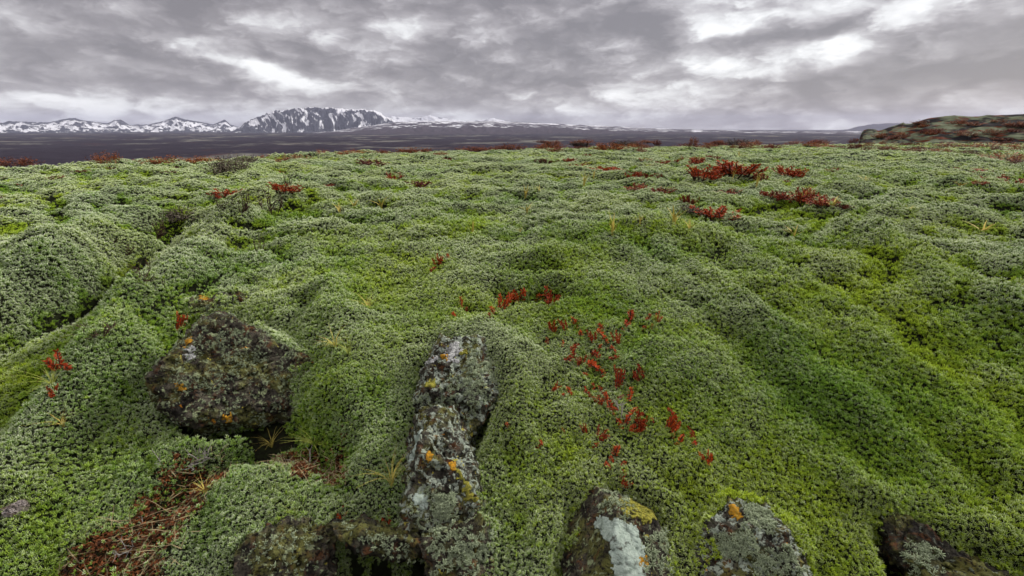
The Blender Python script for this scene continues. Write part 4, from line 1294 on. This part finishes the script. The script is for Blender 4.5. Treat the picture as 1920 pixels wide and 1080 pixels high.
# -- dwarf shrubs of the middle distance: x, y (foot), width, height, kind
MID = [(1378, 330, 66, 38, 'r', 'largest deep red dwarf shrub on the moss in the right middle distance'), (1424, 340, 26, 22, 'r', 'round red dwarf shrub touching the lower right end of the largest one'), (1476, 331, 36, 26, 'r', 'round red dwarf shrub alone, right of the largest red one'),
       (1316, 335, 36, 30, 'r', 'tall loose red dwarf shrub left of the largest one'), (1307, 307, 26, 18, 'r', None), (1284, 299, 18, 8, 'r', None), (1265, 304, 15, 9, 'r', None), (1340, 298, 26, 9, 'r', None),
       (1361, 368, 40, 18, 'd', None), (1448, 371, 30, 18, 'r', None), (1432, 371, 16, 10, 'd', None), (1470, 367, 12, 14, 'd', None),
       (1505, 380, 48, 36, 'r', 'dense red dwarf shrub with straw grass blades through it'), (1540, 386, 38, 22, 'r', None), (1570, 391, 36, 13, 'd', None), (1288, 385, 22, 28, 'd', 'thin dark red upright dwarf shrub above the brightest one'),
       (1341, 409, 54, 30, 'r', 'brightest scarlet dwarf shrub, nearest of the middle distance'), (1567, 322, 20, 10, 'r', None), (1474, 343, 12, 9, 'r', None),
       (1070, 304, 28, 11, 'r', None), (1077, 314, 44, 9, 'r', None), (1100, 294, 17, 8, 'r', None), (1104, 307, 16, 7, 'r', None),
       (1145, 323, 66, 14, 'r', 'long flat red dwarf shrub in the centre middle distance'), (1184, 331, 28, 14, 'r', None), (1211, 336, 28, 15, 'r', None), (1198, 359, 40, 17, 'r', 'spiky red dwarf shrub below the long flat one'), (1241, 365, 32, 19, 'd', None),
       (1242, 309, 44, 11, 'r', None), (1219, 312, 28, 7, 'r', None), (1208, 303, 22, 12, 'r', None), (1018, 307, 30, 13, 'd', None),
       (703, 311, 66, 14, 'd', 'flat oval rust red shrub on pale moss left of centre'), (737, 335, 30, 14, 'r', None), (784, 353, 38, 19, 'd', 'dark red dwarf shrub on a grey moss hummock left of centre'), (621, 350, 27, 8, 'r', None),
       (532, 359, 34, 20, 'r', 'red dwarf shrub beside tall bare twigs on the left knoll'), (425, 370, 44, 20, 'r', 'orange red dwarf shrub on the left crest of the mound'), (530, 327, 21, 7, 'r', None), (567, 309, 18, 6, 'd', None), (837, 300, 16, 7, 'd', None),
       (68, 318, 19, 5, 'd', None), (110, 316, 17, 5, 'd', None), (150, 323, 24, 6, 'd', None), (211, 318, 29, 6, 'd', None), (332, 315, 40, 5, 'd', None), (315, 325, 27, 6, 'd', None),
       (91, 337, 37, 8, 'd', None), (45, 349, 19, 8, 'r', None), (10, 334, 19, 5, 'd', None), (6, 372, 14, 7, 'd', None),
       (1845, 325, 62, 8, 'r', 'long low red dwarf shrub near the right edge of view'), (1888, 346, 66, 18, 'r', 'spiky red dwarf shrub at the right edge of view'), (1836, 345, 30, 8, 'r', None),
       (340, 408, 70, 26, 'h', 'dark brown heather clump on the left slope of the mound'), (1300, 395, 44, 14, 'h', 'dark brown heather clump beneath the thin upright red shrub')]
anch = [('the largest red shrub', 1378, 326), ('the lone round red shrub', 1476, 326), ('the brightest scarlet shrub', 1341, 405), ('the red shrub with straw grass', 1505, 376), ('the long flat red shrub', 1145, 320),
        ('the flat oval rust shrub', 703, 308), ('the shrub on grey hummock', 784, 350), ('the orange red crest shrub', 425, 366), ('the lone rusty bush at the left horizon', 202, 304), ('the right edge spiky shrub', 1888, 344)]
items = [dict(x=x, y=y, w=w_, h=h, k=k, label=lb, kindname={'r': 'red dwarf shrub', 'd': 'dark red dwarf shrub', 'h': 'heather clump'}[k]) for x, y, w_, h, k, lb in MID]
name_by_anchor(items, anch, 'red dwarf shrub')
pr_ = [proto_shrub(301 + k, 26, mred_m) for k in range(3)]; ps_ = [proto_shrub(311 + k, 13, mred_m, nl=14, rad=.13) for k in range(2)]
pd_ = [proto_shrub(321 + k, 20, dred_m) for k in range(3)]; ph_ = [proto_brush(331 + k, dun_m, 'heather', 80) for k in range(2)]
UU = {id(q): [False] * len(q) for q in (pr_, ps_, pd_, ph_)}
for it in items:
    q = {'r': pr_ if it['w'] > 24 else ps_, 'd': pd_, 'h': ph_}[it['k']]
    place(q, UU[id(q)], dict(it, h=it['h'] * .64, d=min(1.6, max(.6, it['h'] / it['w'] * 3))), 1.15, 'dwarf shrubs dotted over the moss plateau', 'shrub', g)

# -- rusty brush along the far edge of the mound
FAR = [(22, 309, 92, 12, 'b', 'long low rusty bush at the left end of the moss horizon'), (202, 305, 58, 18, 'b', 'tallest rounded rusty bush alone on the left moss horizon'), (322, 306, 68, 12, 'b', 'flat rusty bush right of the tallest rounded one'), (388, 303, 52, 9, 'b', None),
       (430, 318, 62, 24, 'g', 'twiggy grey brown bush below the rusty horizon line'), (468, 306, 46, 14, 'g', None), (550, 301, 76, 10, 'b', 'long bright rusty bush below the flat topped mountain'), (497, 299, 30, 8, 'b', None),
       (605, 289, 28, 8, 'b', None), (655, 289, 44, 7, 'b', None), (712, 288, 34, 6, 'b', None), (772, 287, 54, 9, 'b', None), (824, 291, 28, 6, 'b', None),
       (895, 282, 60, 7, 'b', None), (955, 279, 52, 8, 'b', None), (1028, 279, 44, 10, 'b', None), (1044, 285, 46, 8, 'd', None), (1140, 279, 64, 11, 'b', None), (1205, 279, 38, 9, 'b', None),
       (1300, 268, 20, 10, 'b', 'upright rusty bush on the horizon right of centre'), (1290, 276, 40, 7, 'd', None), (1345, 275, 62, 9, 'd', None), (1392, 278, 42, 7, 'd', None), (1385, 271, 60, 10, 'g', None), (1447, 277, 30, 7, 'd', None),
       (1486, 271, 38, 6, 'b', None), (1545, 276, 52, 7, 'b', None), (1600, 279, 62, 8, 'd', None), (1630, 264, 36, 6, 'b', None),
       (1700, 274, 46, 6, 'd', None), (1782, 275, 62, 7, 'b', None), (1735, 281, 40, 6, 'g', None), (1862, 277, 62, 9, 'b', None), (1815, 290, 46, 8, 'd', None), (1880, 302, 84, 14, 'b', 'wide rusty bush beneath the outcrop at the right edge'), (1905, 308, 34, 10, 'd', None),
       (1660, 268, 40, 6, 'd', None), (1090, 273, 40, 7, 'g', None), (1170, 271, 44, 7, 'g', None)]
anch = [('the tallest rounded rusty bush', 202, 304), ('the flat rusty bush', 322, 305), ('the long bright rusty bush', 550, 300), ('the upright rusty bush', 1300, 267), ('the wide rusty bush under the outcrop', 1880, 300), ('the long flat red shrub', 1145, 320), ('the flat oval rust shrub', 703, 308)]
items = [dict(x=x, y=y, w=w_, h=h, k=k, label=lb, kindname={'b': 'low rusty bush', 'd': 'low dark red bush', 'g': 'grey brown bush'}[k]) for x, y, w_, h, k, lb in FAR]
name_by_anchor(items, anch, 'rusty bush')
pb_ = [proto_brush(401 + k, rustl_m) for k in range(3)]; pdd = [proto_brush(411 + k, dred_m, 'dark_red_bush') for k in range(2)]; pg_ = [proto_brush(421 + k, dun_m, 'grey_brown_bush', 90) for k in range(2)]
UU = {id(q): [False] * len(q) for q in (pb_, pdd, pg_)}
for it in items:
    q = {'b': pb_, 'd': pdd, 'g': pg_}[it['k']]
    place(q, UU[id(q)], dict(it, w=it['w'] * 1.25, h=it['h'] * .95, d=.6), .95, 'low bushes along the far edge of the moss', 'bush', g)

# -- the thin rusty band of tiny bushes along the far edge
for k in range(46):
    bx_, by_ = g.uniform(1000, 1925), g.uniform(266, 284)
    place([pb_, pdd][k % 3 == 0], [True] * 3, dict(x=bx_, y=by_, w=g.uniform(14, 48), h=g.uniform(3.5, 7), d=.7, label='tiny rusty bush in the thin band along the far right moss edge' if k % 3 else 'tiny dark red bush in the thin band along the far right moss edge'),
          1, 'tiny bushes in the far rusty band', 'bush', g)

# -- the same brush on the slope of the outcrop
hx, hy = project(HILL_V)
ok_ = np.nonzero((hx > 1650) & (hx < 1925) & (hy > 224) & (hy < 262) & (np.hypot(HILL_V[:, 0], HILL_V[:, 1]) < 61))[0]
for k, i_ in enumerate(g.choice(ok_, 24)):
    q = pb_ if k % 3 else pdd
    o = dup(q[k % 2]); wu, hu = extent(o)
    s_ = g.uniform(.6, 1.8)
    o.location = HILL_V[i_]; o.rotation_euler = (0, 0, g.random() * 6.28); o.scale = (s_ / wu, s_ * .8 / wu, g.uniform(.15, .3) / hu)
    tag(o, 'low rusty bush on the slope of the mossy outcrop' if k % 3 else 'low dark red bush on the slope of the mossy outcrop', 'bush', 'low bushes on the outcrop')

# -- bare twiggy shrubs
TW = [(512, 408, 62, 62, 'leaning bare twiggy shrub on the left knoll, tallest of them'), (450, 398, 36, 50, 'dark bare forked twig on the left crest, left of the tallest'), (545, 352, 26, 34, 'thin bare twigs above a red dwarf shrub on the knoll'),
      (412, 392, 24, 30, 'bent dark twig just below the orange red crest shrub'), (488, 478, 26, 44, 'dark upright twig standing alone below the knoll'), (288, 445, 44, 40, 'dark bare twigs on the left slope under the heather clump'),
      (262, 524, 52, 40, 'bare twigs in the hollow left of the mound'), (185, 632, 90, 34, 'long bare twig lying low above the dull red cluster at left'), (303, 540, 22, 26, 'short dark twig tuft above the large boulder'), (228, 475, 36, 34, 'brown bare twigs low on the left slope')]
pt_ = [proto_twigs(501 + k, brown_m, n=5) for k in range(4)]; ut = [False] * 4
for k, (x, y, w_, h, lb) in enumerate(TW):
    place(pt_, ut, dict(x=x, y=y, w=w_ * .85, h=h * .8, label=lb, p=k), 1.25, 'bare twiggy shrubs on the left slope', 'shrub', g)
wt = [proto_twigs(541, grey_m, 'bare_twig', n=2, lean=.4), proto_twigs(543, grey_m, 'bare_twig', n=4, lean=1.2)]; uw = [False, False]
place(wt, uw, dict(x=1166, y=782, w=34, h=46, p=0, label='bare white twig lying among the red sprigs'), .9, None, 'twig', g)
for x, y, w_, h, lb in [(345, 868, 70, 40, 'grey lichen covered dead twigs under the large boulder'), (612, 868, 90, 40, 'tangle of grey dead twigs in the hollow beside the mossy lobe'), (250, 1015, 60, 24, 'pale dead twigs on red litter near the bottom left')]:
    place(wt, uw, dict(x=x, y=y, w=w_, h=h, p=1, label=lb), 1.5, 'dead twigs in the gully', 'twig', g)

# -- grass tufts
GR = [(630, 655, 74, 40, 's', 'spreading yellow grass tuft on smooth moss right of the large boulder'), (655, 668, 60, 44, 'l', 'pale green grass tuft beside the spreading yellow one'), (690, 582, 60, 30, 's', 'thin yellow grass tuft above the spreading pair'), (560, 985, 60, 50, 'l', 'bright green grass tuft above the rounded bottom boulder'),
      (100, 725, 90, 36, 'l', 'yellow green grass beside the dull red cluster at left'), (25, 722, 50, 30, 'l', 'short yellow green grass at the left edge'), (735, 912, 90, 60, 's', 'long thin straw blades leaning on the pitted boulder'), (590, 838, 90, 34, 'l', 'green grass under the right end of the large boulder'), (510, 838, 60, 30, 's', 'straw grass under the middle of the large boulder'), (385, 925, 60, 30, 's', 'straw grass on the edge of the red litter'),
      (120, 800, 60, 30, 's', 'single straw wisp on moss below the dull red cluster'),
      (885, 442, 18, 30, 's', 'upright straw tuft on bright green moss above the lone red cluster'), (715, 392, 30, 26, 's', None), (637, 402, 20, 22, 's', None), (665, 392, 22, 20, 's', None), (985, 372, 20, 26, 's', None), (1012, 362, 22, 16, 's', None), (1094, 352, 18, 34, 's', None), (1113, 335, 10, 18, 's', None),
      (988, 400, 26, 20, 's', None), (1148, 442, 36, 44, 's', 'tall straw tuft right of centre on a moss hummock'), (1263, 424, 36, 42, 's', 'tallest straw tuft below the thin dark red shrub'), (1292, 436, 24, 26, 's', None), (1488, 448, 36, 26, 's', None), (1418, 352, 16, 26, 's', None), (1373, 338, 10, 26, 's', None), (1500, 382, 44, 34, 's', 'straw blades through the dense red shrub'), (1560, 390, 40, 22, 's', None),
      (1840, 438, 40, 22, 's', None), (1800, 350, 30, 10, 's', None), (1620, 340, 26, 8, 's', None), (1200, 420, 22, 20, 's', None), (975, 438, 14, 14, 's', None), (1700, 398, 30, 14, 's', None), (1385, 296, 14, 16, 's', None)]
anch = [('the tall straw tuft on a hummock', 1148, 436), ('the tallest straw tuft', 1263, 418), ('the upright straw tuft', 885, 436), ('the leaning bare shrub on the knoll', 512, 400), ('the red shrub with straw grass', 1505, 376), ('the largest red shrub', 1378, 326), ('the long flat red shrub', 1145, 320), ('the right edge spiky shrub', 1888, 344)]
items = [dict(x=x, y=y, w=w_, h=h, k=k, label=lb, kindname='small straw grass tuft') for x, y, w_, h, k, lb in GR]
name_by_anchor(items, anch, 'grass tuft')
gs_ = [proto_grass(601 + k, straw_m, 20, .9, .022) for k in range(3)]; gl_ = [proto_grass(611 + k, lime_m, 24, 1.0, .024) for k in range(2)]
gm_ = [proto_grass(621 + k, straw_m, 11, .55, .10) for k in range(3)]
UU = {id(q): [False] * len(q) for q in (gs_, gl_, gm_)}
for it in items:
    q = gl_ if it['k'] == 'l' else (gs_ if it['y'] > 500 else gm_)
    place(q, UU[id(q)], dict(it, h=it['h'] * .95, w=it['w'] * .9), 1.1, 'grass tufts growing through the moss', 'grass', g)

# -- carpet of fallen red leaves in the gully
lit = MB()
for poly, n in ((THIN[0], 5200), (THIN[1], 2400), (THIN[2], 260), (THIN[3], 160)):
    xs = [p[0] for p in poly]; ys = [p[1] for p in poly]
    x = g.uniform(min(xs), max(xs), n * 3); y = g.uniform(min(ys), max(ys), n * 3)
    sd_ = poly_sd(x, y, poly) + .05 * fbm(x * 9, y * 9, 3, 89)
    k = np.nonzero(sd_ > .005 + .02 * np.abs(fbm(x * 16, y * 16, 3, 95)))[0][:n]
    z = height(x[k], y[k])
    for xx_, yy_, zz_ in zip(x[k], y[k], z):
        d = g.normal(size=3); d[2] = abs(d[2]) * .5
        lit.leaf((xx_, yy_, zz_ + g.uniform(0, .014)), d, g.uniform(.008, .019), g.uniform(.004, .009), g)
lm = leaf_mat('leaf_litter', (.030, .014, .008), (.29, .092, .024))
tag(lit.build('leaf_litter', lm), 'carpet of fallen red brown leaves in the gully below the large boulder', 'leaf litter', kind='stuff')

stw = MB()
for poly, n in ((THIN[0], 260), (THIN[1], 200)):
    xs = [p[0] for p in poly]; ys = [p[1] for p in poly]
    x = g.uniform(min(xs), max(xs), n * 3); y = g.uniform(min(ys), max(ys), n * 3)
    k = np.nonzero(poly_sd(x, y, poly) > -.01)[0][:n]
    z = height(x[k], y[k])
    for xx_, yy_, zz_ in zip(x[k], y[k], z):
        a_ = g.random() * 6.283; L_ = g.uniform(.04, .11); u_ = np.array((math.cos(a_), math.sin(a_), g.uniform(-.1, .3)))
        p_ = np.array((xx_, yy_, zz_ + .008)); b_ = g.normal(0, .012, 3); b_[2] = abs(b_[2])
        stw.blade([p_ - u_ * L_ / 2, p_ + b_ * .8, p_ + u_ * L_ * .3 + b_, p_ + u_ * L_ / 2], g.uniform(.0022, .0036), g)
dry_m = leaf_mat('dry_stalks', (.16, .12, .06), (.46, .38, .20))
tag(stw.build('dry_grass', dry_m), 'thin dead grass stalks strewn over the fallen leaves in the gully', 'dry grass', kind='stuff')
# ------------------------------------------------------------------ haze
hz, t, b = new_mat('haze')
t.N.remove(b)
pvn = t.n('ShaderNodeVolumePrincipled')
pvn.inputs['Color'].default_value = (.72, .77, 1.0, 1)
pvn.inputs['Density'].default_value = 5.2e-5
pvn.inputs['Anisotropy'].default_value = 0.0
t.L.new(pvn.outputs[0], t.N['Material Output'].inputs['Volume'])
hv = np.array([(sx * 14500, sy * 14500, zz) for zz in (-75.0, 320.0) for sy in (-1, 1) for sx in (-1, 1)])
hf = np.array([(0, 2, 3, 1), (4, 5, 7, 6), (0, 1, 5, 4), (2, 6, 7, 3), (0, 4, 6, 2), (1, 3, 7, 5)])
haze = mesh_np('haze', hv, hf, hz)
tag(haze, 'thin bluish air haze over the far lava plain', 'haze', kind='stuff')
